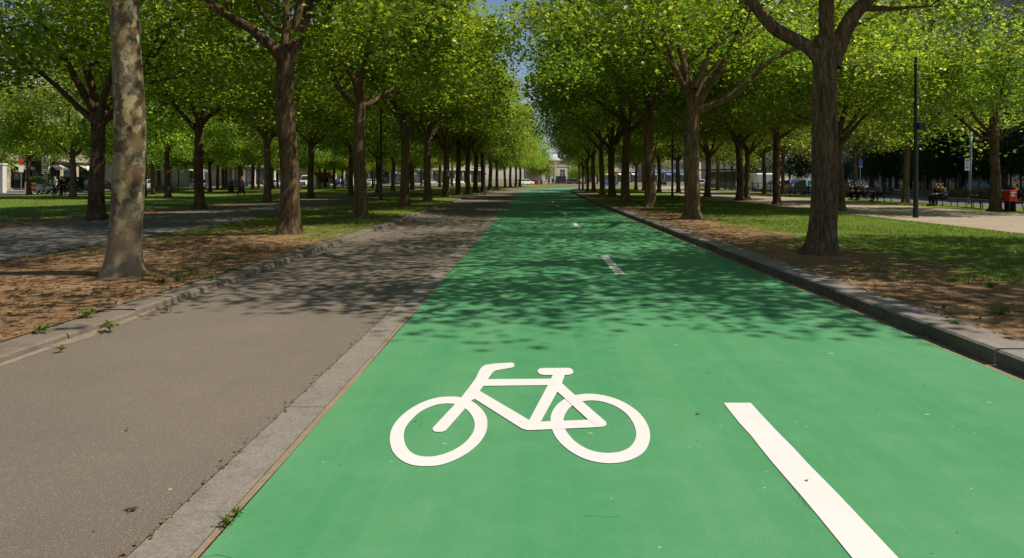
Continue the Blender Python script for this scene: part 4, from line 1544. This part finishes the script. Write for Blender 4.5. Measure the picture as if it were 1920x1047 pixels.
def build_people():
    K = cloth('black', (.012, .012, .014))
    N = cloth('navy', (.02, .03, .07))
    Wc = cloth('white', (.7, .68, .64))
    Bl = cloth('blue', (.12, .22, .5))
    G = cloth('grey', (.12, .12, .13))
    B = cloth('brown', (.12, .06, .04))
    Rd = cloth('red', (.5, .03, .03))
    P_ = [(104, 367.5, 'stand', Wc, K, 2.6, 'person in a white top and dark trousers standing beside the motorbikes'),
          (114, 368, 'stand', K, K, 2.2, 'person all in black, left one of the dark pair at the lawn edge'),
          (119.5, 368.3, 'stand', K, K, .8, 'person all in black, right one of the dark pair at the lawn edge'),
          (453, 367.3, 'walk', B, N, -.9, 'person in a brown jacket and blue trousers walking on the lawn by a tree')]
    for px, py, pose, j, t, rz, lab in P_:
        x, y = at(px, py, ZL)
        person((x, y, ZL + .02), rz, pose, j, t, lab)
    # sitting on the benches
    for px, X, j, t, lab in [(1611, 22.9, K, K, 'person in black sitting at the left end of the farther bench'),
                             (1622, 22.9, G, K, 'person in a grey jacket sitting next to the person in black on the farther bench'),
                             (1652, 22.9, Bl, N, 'person in a blue jacket sitting at the right end of the farther bench'),
                             (1764, 22.6, K, K, 'person in black sitting at the left end of the nearer long bench'),
                             (1772, 22.6, G, N, 'person in dark grey sitting beside the person in black on the nearer bench'),
                             (1913, 22.3, K, G, 'person in a black coat sitting by the red box')]:
        Y = X * F / (px - VX)
        person((X - .1, Y, ZR + .0), R(90) if px != 1913 else R(80), 'sit', j, t, lab)
    for px, d, j, t, lab in [(1029, 148, K, K, 'distant person in black standing at the far end of the lane'),
                             (1036, 150, B, K, 'distant person in brown at the far end beside the one in black'),
                             (1016, 149, Bl, N, 'distant person in blue at the far end of the lane'),
                             (1006.5, 150, Rd, K, 'distant person in a red top at the far end of the lane')]:
        person(((px - VX) / F * d, d, ZL + .02), rnd.uniform(0, 6), 'walk', j, t, lab)


# ------------------------------------------------------------------ street furniture
def build_furniture():
    def bench(x, y, rz, L, wood, lab, group, z=ZR):
        o = empty('park_bench', (x, y, z), rz)
        mb = MB()
        for k in range(5):
            mb.box(-L / 2, L / 2, -.22 + k * .095, -.14 + k * .095, .43, .465)
        mb.build('seat', wood, o, bevel=.008)
        mb = MB()
        for k in range(4):
            mb.box(-L / 2, L / 2, -.29 - k * .025, -.26 - k * .025, .52 + k * .1, .60 + k * .1)
        mb.build('backrest', wood, o, bevel=.008)
        for k in range(3):
            sx = -L / 2 + .2 + k * (L - .4) / 2
            mb = MB()
            mb.tube([(sx, .2, 0), (sx, .2, .41), (sx, -.2, .41), (sx, -.31, .95)], .025, 6)
            mb.tube([(sx, -.2, .41), (sx, -.3, 0)], .025, 6)
            mb.build('leg', M['metal_dark'], o)
        for sx in (-L / 2 + .1, L / 2 - .1):
            mb = MB()
            mb.tube([(sx, -.3, .66), (sx, .18, .66), (sx, .2, .43)], .02, 6)
            mb.build('armrest', M['metal_dark'], o)
        tag(o, lab, 'bench', group)
    g = 'benches on the strip between the beige path and the street'
    for px, X, L, wood, lab in [(1802, 22.7, 3.0, 'wood_dark', 'long dark bench under the parking sign with people at its left end'),
                                (1846, 22.5, 1.8, 'wood_dark', 'short dark bench between the long bench and the dark tree'),
                                (1617, 23.0, 2.4, 'wood_dark', 'dark bench with two people in black beside the blue sign'),
                                (1650, 22.9, 2.2, 'wood_dark', 'dark bench with a person in blue before the speckled trunks'),
                                (1497, 23.2, 3.4, 'wood_green', 'green wooden bench in front of the teal car'),
                                (1908, 22.2, 2.0, 'wood_dark', 'dark bench beside the red box')]:
        Y = X * F / (px - VX)
        bench(X, Y, R(90), L, M[wood], lab, g)

    def lamp(x, y, z, h, lab, r=.07, head=True, box=False, name='street_lamp', mat='metal_dark'):
        o = empty(name, (x, y, z))
        mb = MB()
        mb.lathe([(r * 1.5, -.05), (r * 1.5, .25), (r * 1.3, .35), (r * 1.25, .9), (r * 1.15, 1.0)], 14)
        mb.build('base', M[mat], o, smooth=False)
        mb = MB()
        mb.lathe([(r * 1.15, .95), (r, h * .5), (r * .75, h)], 14)
        mb.lathe([(r * 1.4, h * .45), (r * 1.4, h * .46)], 14)
        mb.build('pole', M[mat], o, smooth=True)
        if head:
            mb = MB()
            mb.tube([(0, 0, h - .1), (-.3, 0, h + .35), (-1.0, 0, h + .5)], .04, 8)
            mb.build('arm', M[mat], o, smooth=True)
            mb = MB()
            mb.lathe([(.02, .22), (.12, .18), (.22, .02), (.24, 0)], 14, c=(-1.1, 0, h + .35))
            mb.build('lamp_shade', M[mat], o, smooth=True)
            mb = MB()
            mb.lathe([(.2, .0), (.16, -.05), (.001, -.07)], 14, c=(-1.1, 0, h + .36))
            mb.build('lens', M['lamp'], o, smooth=True)
        if box:
            mb = MB()
            mb.box(.05, .33, -.13, .13, 3.4, 3.66)
            mb.box(-.02, .08, -.03, .03, 3.5, 3.6)
            mb.build('control_box', M[mat], o, bevel=.02)
        return tag(o, lab, 'lamp post' if head else 'post', 'slim posts along the paths')
    x, y = at(1717, 409, ZR)
    lamp(x, y, ZR, 6.2, 'tall dark post with a small box at the edge of the beige path', .07, False, True, name='utility_post')
    x, y = at(1260.5, 370.5, ZR)
    lamp(x, y, ZR, 6.5, 'slim dark lamp post on the grass left of the tree with the long limb', .075)
    x, y = at(714.5, 377, ZL)
    lamp(x, y, ZL, 6.5, 'slim dark lamp post on the verge between two roadside trees', .075)
    x, y = at(273, 369, ZL)
    lamp(x, y, ZL, 6.5, 'slim dark lamp post on the far lawn right of the mottled tree', .085)
    x, y = at(909, 366, ZL)
    lamp(x, y, ZL, 4.5, 'thin grey post at the road edge among the distant trunks', .05, False, name='sign_post', mat='metal_grey')

    # tall white sign pole with dark letters running down it
    d = 66.0
    x = (86 - VX) / F * d
    o = empty('sign_pole', (x, d, ZL))
    mb = MB()
    mb.lathe([(.16, 0), (.13, .1), (.11, 2.2), (.11, 4.1)], 12)
    mb.build('pole', M['metal_grey'], o, smooth=True)
    mb = MB()
    mb.box(-.32, .32, -.12, .12, 2.0, 4.1)
    mb.build('panel', M['white_panel'], o, bevel=.03)
    mb = MB()
    rs = random.Random(4)
    for k in range(10):
        z = 2.12 + k * .19
        mb.box(-.2, .2, -.135, -.12, z, z + .035)
        mb.box(-.2, -.14, -.135, -.12, z + .04, z + .12)
        if k % 3:
            mb.box(.08, .2, -.135, -.12, z + .04, z + .1)
        if k % 2:
            mb.box(-.05, .02, -.135, -.12, z + .06, z + .13)
    mb.build('lettering', M['black'], o)
    o.rotation_euler = (0, 0, .8)
    tag(o, 'tall white vertical sign on a grey pole above the motorbikes', 'sign')

    # red round signal sign
    d = 68.0
    x = (39.5 - VX) / F * d
    o = empty('road_sign', (x, d, ZL), .6)
    mb = MB()
    mb.tube([(0, 0, 0), (0, 0, 3.6)], .04, 8)
    mb.build('pole', M['metal_grey'], o)
    mb = MB()
    mb.lathe([(.001, -.02), (.24, -.02), (.24, .02), (.001, .02)], 20)
    f = mb.build('disc', M['red'], o)
    f.rotation_euler = (R(90), 0, 0)
    f.location = (0, -.06, 3.35)
    mb = MB()
    mb.box(-.2, .2, -.055, -.03, 2.2, 2.8)
    mb.build('plate', M['white_panel'], o)
    tag(o, 'round red road sign above a white plate left of the tall white sign', 'sign')

    # blue sign and parking sign, right
    X = 25.6
    Y = X * F / (1613 - VX)
    o = empty('street_sign', (X, Y, ZR), 0)
    mb = MB()
    mb.tube([(0, 0, 0), (0, 0, 3.2)], .035, 8)
    mb.build('pole', M['metal_grey'], o)
    mb = MB()
    mb.box(-.16, .16, -.07, -.045, 2.35, 3.0)
    mb.build('panel', M['blue'], o)
    mb = MB()
    mb.box(-.10, .10, -.074, -.07, 2.42, 2.47)
    mb.build('lettering', M['white_panel'], o)
    tag(o, 'small blue street sign on a thin pole beside a slender tree', 'sign')
    X = 25.9
    Y = X * F / (1817 - VX)
    o = empty('parking_sign', (X, Y, ZR), 0)
    mb = MB()
    mb.tube([(0, 0, 0), (.12, 0, 4.6)], .085, 10)
    mb.build('pole', M['blue_grey'], o, smooth=True)
    mb = MB()
    mb.box(-.32, -.04, -.12, -.09, 2.0, 2.72)
    mb.build('panel', M['white_panel'], o)
    mb = MB()
    for z0, z1 in ((2.12, 2.24), (2.32, 2.36), (2.42, 2.46), (2.54, 2.64)):
        mb.box(-.27, -.09, -.124, -.12, z0, z1)
    mb.build('lettering', M['blue_grey'], o)
    tag(o, 'leaning blue grey pole with a small white lettered plate behind the long bench', 'sign')

    # red box by the benches, right edge
    X = 21.6
    Y = X * F / (1894 - VX)
    o = empty('newspaper_box', (X, Y, ZR + .01), R(8))
    mb = MB()
    mb.box(-.2, .2, -.18, .18, .46, .98)
    mb.build('body', M['red'], o, bevel=.03)
    mb = MB()
    for z in (.86, .78, .70):
        mb.box(-.13, .13 if z != .78 else .05, -.19, -.18, z, z + .03)
    mb.build('lettering', M['white_panel'], o)
    for sx in (-.15, .15):
        mb = MB()
        mb.box(sx - .03, sx + .03, -.13, .13, 0, .46)
        mb.build('leg', M['metal_dark'], o)
    tag(o, 'bright red box with white lettering beside the dark tree at the path', 'box')

    # bin on the lawn, left
    x, y = at(433, 361.5, ZL)
    o = empty('litter_bin', (x, y, ZL))
    mb = MB()
    mb.lathe([(.001, 0), (.27, 0), (.3, .75), (.27, .78), (.25, .5)], 16)
    mb.build('body', M['metal_dark'], o, smooth=False)
    mb = MB()
    mb.lathe([(.32, .95), (.3, 1.0), (.12, 1.1), (.001, 1.12)], 16)
    for a in (0, 2.1, 4.2):
        mb.tube([(.27 * math.cos(a), .27 * math.sin(a), .7), (.29 * math.cos(a), .29 * math.sin(a), .97)], .015, 5)
    mb.build('lid', M['metal_dark'], o)
    tag(o, 'small dark litter bin on the lawn left of the walking person', 'bin')

    # hydrant
    x, y = at(644, 351, ZL)
    o = empty('fire_hydrant', (x, y, ZL))
    mb = MB()
    mb.lathe([(.2, 0), (.2, .06), (.14, .1), (.13, .75), (.17, .8), (.15, .95), (.05, 1.08), (.001, 1.1)], 16)
    mb.build('body', M['red'], o, smooth=True)
    for sx in (-1, 1):
        mb = MB()
        mb.lathe([(.07, .1), (.07, .2), (.001, .21)], 10, 'x')
        c = mb.build('nozzle', M['red'], o)
        c.location = (0, 0, .6)
        c.rotation_euler = (0, 0, 0 if sx > 0 else math.pi)
    tag(o, 'red hydrant at the edge of the far lawn', 'hydrant')

    # shelters
    def shelter(x, y, rz, L, D, H, roofm, glassm, lab, z=ZL, n=4):
        o = empty('bus_shelter', (x, y, z), rz)
        mb = MB()
        mb.box(-L / 2 - .2, L / 2 + .2, -D - .25, .15, H, H + .16)
        mb.build('roof', roofm, o, bevel=.04)
        for k in range(n):
            sx = -L / 2 + L * k / (n - 1)
            mb = MB()
            mb.box(sx - .05, sx + .05, -.05, .05, 0, H)
            mb.build('post', M['metal_dark'], o)
            if k < n - 1:
                mb = MB()
                mb.box(sx + .08, sx + L / (n - 1) - .08, -.015, .015, .2, H - .12)
                mb.build('glass_panel', glassm, o)
        mb = MB()
        mb.box(-L / 2 + .3, L / 2 - .3, -.55, -.2, .42, .47)
        for k in range(3):
            sx = -L / 2 + .5 + (L - 1) * k / 2
            mb.box(sx - .03, sx + .03, -.42, -.34, 0, .42)
        mb.build('seat', M['metal_grey'], o)
        tag(o, lab, 'shelter')
    d = 80.0
    shelter((322 - VX) / F * d, d, R(70), 5.6, 1.6, 2.5, M['white_panel'], M['pale_glass'], 'long low shelter with a pale flat roof beyond the left lawn')
    X = 25.0
    shelter(X, X * F / (1352 - VX), R(-75), 7.0, 1.5, 2.6, M['metal_dark'], M['pale_glass'], 'dark glass shelter between slim trees by the right street', ZR)

    # kiosk red/white
    d = 118.0
    o = empty('kiosk', ((602 - VX) / F * d, d, ZL), R(40))
    o.scale = (.8, .8, .85)
    mb = MB()
    mb.box(-1.6, 1.6, -1.1, 1.1, 0, 2.5)
    mb.build('body', M['white_panel'], o, bevel=.04)
    mb = MB()
    mb.box(-1.75, 1.75, -1.25, 1.25, 2.5, 3.1)
    mb.build('roof', M['red'], o, bevel=.05)
    mb = MB()
    mb.box(-1.2, 1.2, -1.13, -1.1, 1.0, 2.1)
    mb.build('hatch', M['glass'], o)
    mb = MB()
    mb.add([(-1.5, -1.1, 2.45), (1.5, -1.1, 2.45), (1.5, -2.0, 2.1), (-1.5, -2.0, 2.1), (-1.5, -1.1, 2.40), (1.5, -1.1, 2.40), (1.5, -2.0, 2.05), (-1.5, -2.0, 2.05)],
           [(0, 1, 2, 3), (4, 7, 6, 5), (0, 4, 5, 1), (1, 5, 6, 2), (2, 6, 7, 3), (3, 7, 4, 0)])
    mb.build('awning', M['red'], o)
    tag(o, 'white kiosk with a red roof and awning beyond the lawn', 'kiosk')

    # railings
    def railing(pts, z, h, lab, mat='metal_dark', bars=.14, rails=(.12, .5, .95)):
        o = empty('railing', (*pts[0], z))
        a, b = np.array(pts[0]), np.array(pts[1])
        L = np.linalg.norm(b - a)
        u = (b - a) / L
        o.rotation_euler = (0, 0, math.atan2(u[1], u[0]))
        n = max(2, int(L / 2.0))
        for k in range(n + 1):
            mb = MB()
            mb.box(L * k / n - .04, L * k / n + .04, -.04, .04, 0, h + .08)
            mb.build('post', M[mat], o)
        mb = MB()
        for r_ in rails:
            mb.box(.0, L, -.02, .02, h * r_ - .025, h * r_ + .025)
        if bars:
            m = int(L / bars)
            for k in range(m):
                q = L * k / m
                mb.box(q - .008, q + .008, -.008, .008, h * rails[0], h * rails[-1])
        mb.build('rail_panel', M[mat], o)
        tag(o, lab, 'railing')
    railing([(26.0, 66), (26.0, 92)], ZR, 1.0, 'dark street railing between the slim trees and the white van', bars=None)
    railing([(-54.0, 70.5), (-50.5, 72.5)], ZL, 1.1, 'terracotta coloured railing in front of the clipped hedge', mat='terracotta')
    railing([P(60, 26.35 + .0)[0:2], P(48, 26.35)[0:2]], ZR, .9, 'dark low street railing behind the benches', bars=None)
    railing([P(96, -46.3), P(124, -46.3)], ZL, 1.0, 'dark street railing along the lawn edge beside the parked cars', bars=None)

    # clipped hedge at far left
    rng = np.random.default_rng(77)
    n = 9000
    pos = np.column_stack([rng.uniform(-2.6, 2.6, n), rng.uniform(-.5, .5, n), rng.uniform(.1, 1.75, n)])
    o = empty('hedge', (-52.6, 73.0, ZL), R(30))
    link('foliage', leaf_cloud('foliage', pos, .11, rng, LEAF_SIMPLE, M['leaf_dark'], 1.2), o)
    mb = MB()
    for k in range(12):
        sx = -2.4 + k * .43
        mb.tube([(sx, 0, -.05), (sx + .05, .05, .8), (sx - .05, -.05, 1.5)], [.03, .02, .01], 5)
    mb.build('stem', M['bark_dark'], o)
    tag(o, 'clipped dark hedge behind the terracotta railing at the lawn edge', 'hedge')
    # white gate post
    o = empty('gate_post', ((4 - VX) / F * 71.5, 71.5, ZL))
    mb = MB()
    mb.box(-.28, .28, -.28, .28, 0, 3.0)
    mb.build('shaft', M['frame'], o, bevel=.02)
    mb = MB()
    mb.box(-.36, .36, -.36, .36, 3.0, 3.18, .06)
    mb.build('cap', M['frame'], o, bevel=.02)
    tag(o, 'white square gate post beside the hedge at the far left', 'post')

    # motor scooters
    def scooter(x, y, rz, bodym, lab):
        o = empty('motor_scooter', (x, y, ZL + .012), rz)
        for wy in (-.62, .66):
            mb = MB()
            mb.lathe([(.14, -.05), (.22, -.06), (.25, -.03), (.25, .03), (.22, .06), (.14, .05)], 16, 'x')
            w = mb.build('wheel', M['rubber'], o, smooth=True)
            w.location = (0, wy, .25)
            mb = MB()
            mb.lathe([(.001, .03), (.14, .04), (.14, -.04), (.001, -.03)], 12, 'x')
            mb.build('rim', M['rim'], w)
        mb = MB()
        mb.prism([(-.95, .55), (-.2, .35), (.25, .32), (.3, .42), (-.05, .48), (-.2, .75), (-.95, .82)], -.17, .17)
        mb.prism([(.42, .35), (.62, .5), (.5, .95), (.4, 1.0), (.33, .6), (.3, .35)], -.2, .2)
        mb.build('body', bodym, o, bevel=.05)
        mb = MB()
        mb.box(-.15, .15, -.9, -.15, .80, .90)
        mb.build('seat', M['black'], o, bevel=.04)
        mb = MB()
        mb.tube([(-.34, .32, 1.08), (0, .45, 1.02), (.34, .32, 1.08)], .022, 6)
        mb.tube([(0, .66, .3), (0, .44, 1.02)], .03, 6)
        mb.build('handlebar', M['metal_dark'], o)
        mb = MB()
        mb.box(-.19, .19, .42, .45, 1.0, 1.38)
        mb.build('windscreen', M['pale_glass'], o)
        mb = MB()
        mb.lathe([(.001, .08), (.07, .06), (.08, 0)], 10, c=(0, 0, 0))
        h = mb.build('headlight', M['lamp'], o)
        h.location = (0, .55, .86)
        h.rotation_euler = (R(-90), 0, 0)
        tag(o, lab, 'scooter', 'scooters parked at the lawn edge')
    for px, d, rz, m, lab in [(79, 66, 1.2, M['white_panel'], 'white scooter on the left of the parked scooters'),
                              (88, 65.0, 1.3, M['metal_grey'], 'silver scooter under the tall white sign'),
                              (97, 66.5, 1.1, M['black'], 'black scooter next to the person in the white top'),
                              (124, 68, 1.5, M['black'], 'black scooter behind the dark pair of people')]:
        scooter((px - VX) / F * d, d, rz, m, lab)


# ------------------------------------------------------------------ buildings
def building(x, y, rz, W, D, floors, wallm, lab, group, gf=4.2, fh=3.3, bay=2.9, shop=True, awn=None, roof='mansard', pil=False, door=True, z=.12, win=(1.2, 2.1), rh=3.0):
    o = empty('apartment_building' if shop else 'stone_mansion', (x, y, z), rz)
    nb = max(2, int(W / bay))
    bw = W / nb
    H = gf + floors * fh
    rows = [(0.0, gf, True)] + [(gf + k * fh, gf + (k + 1) * fh, False) for k in range(floors)]
    mb = MB()
    opens = []
    for (z0, z1, ground) in rows:
        for b in range(nb):
            xa, xb = -W / 2 + b * bw, -W / 2 + (b + 1) * bw
            if ground and shop:
                wa, wb, za, zb = xa + .28, xb - .28, .25, gf - .75
            else:
                c = (xa + xb) / 2
                wa, wb = c - win[0] / 2, c + win[0] / 2
                za = z0 + (.75 if not ground else 1.0)
                zb = min(za + win[1], z1 - .4)
            opens.append((wa, wb, za, zb, ground))
            f = [((xa, z0), (wa, z1)), ((wb, z0), (xb, z1)), ((wa, z0), (wb, za)), ((wa, zb), (wb, z1))]
            for (p, q) in f:
                mb.add([(p[0], 0, p[1]), (q[0], 0, p[1]), (q[0], 0, q[1]), (p[0], 0, q[1])], [(0, 1, 2, 3)])
            r_ = .3
            mb.add([(wa, 0, za), (wb, 0, za), (wb, 0, zb), (wa, 0, zb), (wa, r_, za), (wb, r_, za), (wb, r_, zb), (wa, r_, zb)],
                   [(0, 1, 5, 4), (1, 2, 6, 5), (2, 3, 7, 6), (3, 0, 4, 7)])
    mb.add([(-W / 2, 0, 0), (W / 2, 0, 0), (W / 2, D, 0), (-W / 2, D, 0), (-W / 2, 0, H), (W / 2, 0, H), (W / 2, D, H), (-W / 2, D, H)],
           [(1, 2, 6, 5), (2, 3, 7, 6), (3, 0, 4, 7), (4, 5, 6, 7)])
    mb.build('wall', wallm, o, fix=False)
    # cornices and string courses
    mb = MB()
    mb.box(-W / 2 - .35, W / 2 + .35, -.45, -.003, H - .35, H - .02)
    mb.box(-W / 2 - .15, W / 2 + .15, -.22, -.003, H - .65, H - .353)
    mb.build('cornice', wallm, o)
    mb = MB()
    mb.box(-W / 2 - .05, W / 2 + .05, -.16, -.003, gf - .25, gf + .05)
    mb.build('string_course', wallm, o)
    if pil:
        for b in range(nb + 1):
            c = -W / 2 + b * bw
            mb = MB()
            mb.box(c - .35, c + .35, -.25, -.004, .6, H - .66)
            mb.box(c - .45, c + .45, -.33, -.003, 0, .6)
            mb.box(c - .45, c + .45, -.31, -.005, H - 1.15, H - .66)
            mb.build('pilaster', wallm, o)
    # windows: one mesh per size, copied
    first = {}
    for (wa, wb, za, zb, ground) in opens:
        w, h = wb - wa, zb - za
        key = (round(w, 2), round(h, 2), ground)
        if key not in first:
            mb = MB()
            mb.add([(-w / 2, .22, 0), (w / 2, .22, 0), (w / 2, .22, h), (-w / 2, .22, h)], [(0, 1, 2, 3)])
            mb.cur = 1
            fw = .07
            for a in ((-w / 2, -w / 2 + fw), (w / 2 - fw, w / 2)) + (((-.04, .04),) if not (ground and shop) else ((-w / 4 - .03, -w / 4 + .03), (w / 4 - .03, w / 4 + .03))):
                mb.box(a[0], a[1], .15, .219, fw, h - fw)
            mb.box(-w / 2, w / 2, .149, .2185, 0, fw)
            mb.box(-w / 2, w / 2, .149, .2185, h - fw, h)
            mb.box(-w / 2 + fw, w / 2 - fw, .155, .215, h * .68, h * .68 + .05)
            if not (ground and shop):
                mb.box(-w / 2 - .12, w / 2 + .12, -.14, -.004, -.12, -.01)
            wn = mb.build('window', [M['glass'], M['frame'] if not (ground and shop) else M['metal_dark']], o, fix=False)
            first[key] = wn
        else:
            wn = first[key].copy()
            COL.objects.link(wn)
            wn.parent = o
        wn.location = ((wa + wb) / 2, 0, za)
    if shop:
        mb = MB()
        mb.box(-W / 2 + .2, W / 2 - .2, -.14, -.003, gf - .72, gf - .28)
        mb.build('shop_fascia', awn[0] if awn else M['metal_dark'], o)
        if awn:
            for b in range(0, nb, 2):
                c = -W / 2 + (b + .5) * bw
                mb = MB()
                mb.prism([(-.145, gf - .75), (-1.3, gf - 1.25), (-1.3, gf - 1.45), (-1.27, gf - 1.45), (-1.27, gf - 1.28), (-.145, gf - .80)], c - bw / 2 + .3, c + bw / 2 - .3)
                mb.build('awning', awn[1], o)
    # balconies
    if floors >= 3:
        mb = MB()
        zb_ = gf + fh + .1
        mb.box(-W / 2 + .2, W / 2 - .2, -.75, -.003, zb_ - .05, zb_ + .12)
        mb.cur = 1
        for k in range(int(W / .25)):
            q = -W / 2 + .25 + k * .25
            mb.box(q - .012, q + .012, -.72, -.695, zb_ + .12, zb_ + .95)
        mb.box(-W / 2 + .2, W / 2 - .2, -.735, -.68, zb_ + .95, zb_ + 1.0)
        mb.build('balcony', [wallm, M['metal_dark']], o)
    # mansard roof with dormers and chimneys
    mb = MB()
    mb.add([(-W / 2, .1, H), (W / 2, .1, H), (W / 2, D - .1, H), (-W / 2, D - .1, H), (-W / 2, 1.1, H + rh), (W / 2, 1.1, H + rh), (W / 2, D - 1.1, H + rh), (-W / 2, D - 1.1, H + rh),
            (-W / 2, D / 2, H + rh + 1), (W / 2, D / 2, H + rh + 1)],
           [(0, 1, 5, 4), (1, 2, 6, 5), (2, 3, 7, 6), (3, 0, 4, 7), (4, 5, 9, 8), (6, 7, 8, 9), (5, 6, 9), (7, 4, 8)])
    rf = mb.build('roof', M['zinc'], o)
    for b in range(0, nb):
        c = -W / 2 + (b + .5) * bw
        mb = MB()
        mb.box(c - .65, c + .65, .12, 1.3, H + .02, H + 2.1)
        mb.box(c - .8, c + .8, .0, 1.5, H + 2.1, H + 2.3)
        mb.cur = 1
        mb.box(c - .45, c + .45, .105, .12, H + .3, H + 1.85)
        mb.build('dormer', [wallm, M['glass']], rf)
    for sx in (-W / 2 + .7, W / 2 - .7):
        mb = MB()
        mb.box(sx - .4, sx + .4, D / 2 - 1.2, D / 2 + 1.2, H + rh - .2, H + rh + 2.4)
        for k in range(4):
            mb.lathe([(.12, H + rh + 2.4), (.1, H + rh + 2.9), (.001, H + rh + 2.9)], 8, c=(sx, D / 2 - .9 + k * .6, 0))
        mb.build('chimney', M['terracotta'], rf)
    return tag(o, lab, 'building', group)


def build_buildings():
    g = 'apartment buildings along the street beyond the lawn'
    walls = [M['stone_pale'], M['stone_warm'], M['stone_grey']]
    aw = [(M['metal_dark'], M['metal_dark']), (M['black'], M['frame']), (M['blue'], M['blue_grey']), None, (M['red'], M['metal_dark']), (M['metal_dark'], M['metal_grey'])]
    desc = ['pale stone apartment block with dark awnings', 'warm stone apartment block with cream awnings', 'grey stone block with blue awnings', 'plain pale stone block without awnings',
            'warm stone block with a red fascia', 'grey stone block with grey awnings']
    pos = ['opposite the tall white sign', 'behind the long low shelter', 'behind the straight pale lawn tree', 'behind the person on the lawn', 'left of the kiosk', 'behind the kiosk',
           'behind the hydrant', 'right of the distant mansion', 'seen past the last lane trunks on the right', 'at the far bend seen between the right path trunks']
    for i, s in enumerate([72, 88, 104, 120, 136, 150, 164, 205, 222, 239]):
        x, y = P(s, -68)
        building(x, y, R(90) + yaw(s), 15.8 if s < 80 else 21.0, 11, 4, walls[i % 3], '%s %s' % (desc[i % 6], pos[i]), g, awn=aw[i % 6])
    g = 'apartment buildings along the shaded street on the right'
    pos = ['behind the red box', 'behind the parking sign pole', 'behind the teal car', 'behind the white van', 'behind the dark glass shelter', 'beyond the last path trees']
    for i, y in enumerate([52, 68, 84, 100]):
        x = P(y, 46)[0] if y < 80 else P(80, 46)[0] + (y - 80) ** 2 / 300
        building(x, y, R(-90) - (0 if y < 90 else (y - 90) / 120), 15.8, 11, 5, walls[(i + 1) % 3], '%s %s' % (['warm stone block with dark shop fronts', 'grey stone block with tall windows',
                 'pale stone block with pink lit walls', 'warm stone corner block', 'grey stone block with cream awnings', 'pale stone block at the street bend'][i], pos[i]), g, awn=None if i != 4 else aw[1])
    building(8.5, 214, R(27), 16, 12, 1, M['stone_pale'], 'distant pale stone mansion with pilasters and tall windows closing the view at the lane end', None, gf=5.6, fh=1.9, bay=5.3, shop=False, pil=True, win=(1.8, 3.4), rh=1.8)


# ------------------------------------------------------------------ light, sky, camera
def build_light():
    el, rot = R(56), R(93)
    w = bpy.data.worlds.new('World')
    SC.world = w
    w.use_nodes = True
    nt = w.node_tree
    nt.nodes.clear()
    sky = nt.nodes.new('ShaderNodeTexSky')
    sky.sky_type = 'NISHITA'
    sky.sun_disc = False
    sky.sun_elevation = el
    sky.sun_rotation = rot
    sky.air_density = 1.0
    sky.dust_density = 0.6
    sky.ozone_density = 1.0
    bg = nt.nodes.new('ShaderNodeBackground')
    bg.inputs['Strength'].default_value = 0.075
    out = nt.nodes.new('ShaderNodeOutputWorld')
    nt.links.new(sky.outputs[0], bg.inputs[0])
    nt.links.new(bg.outputs[0], out.inputs[0])
    l = bpy.data.lights.new('sun', 'SUN')
    l.energy = 5.0
    l.angle = R(0.7)
    l.color = (1.0, 0.91, 0.77)
    o = bpy.data.objects.new('sun', l)
    COL.objects.link(o)
    from mathutils import Vector
    d = Vector((math.sin(rot) * math.cos(el), math.cos(rot) * math.cos(el), math.sin(el)))
    o.rotation_euler = d.to_track_quat('Z', 'Y').to_euler()
    o.location = (30, 20, 40)


def build_camera():
    c = bpy.data.cameras.new('camera')
    c.sensor_width = 36
    c.lens = 36 * F / 1920
    c.shift_x = -(VX - 960) / 1920
    c.shift_y = -(523.5 - HY) / 1920
    c.clip_end = 3000
    c.clip_start = 0.1
    o = bpy.data.objects.new('camera', c)
    o.location = (0, 0, CAM_H)
    o.rotation_euler = (R(90), 0, 0)
    COL.objects.link(o)
    SC.camera = o


build_setting()
build_markings()
build_ground_cover()
build_trees()
build_cars()
build_people()
build_furniture()
build_buildings()
build_light()
build_camera()

SC.view_settings.view_transform = 'Standard'
SC.view_settings.look = 'None'
SC.view_settings.exposure = 0.24
SC.view_settings.gamma = 1.0
SC.cycles.use_denoising = True
SC.cycles.max_bounces = 8
SC.cycles.diffuse_bounces = 4
SC.cycles.transmission_bounces = 4
SC.cycles.sample_clamp_indirect = 6.0
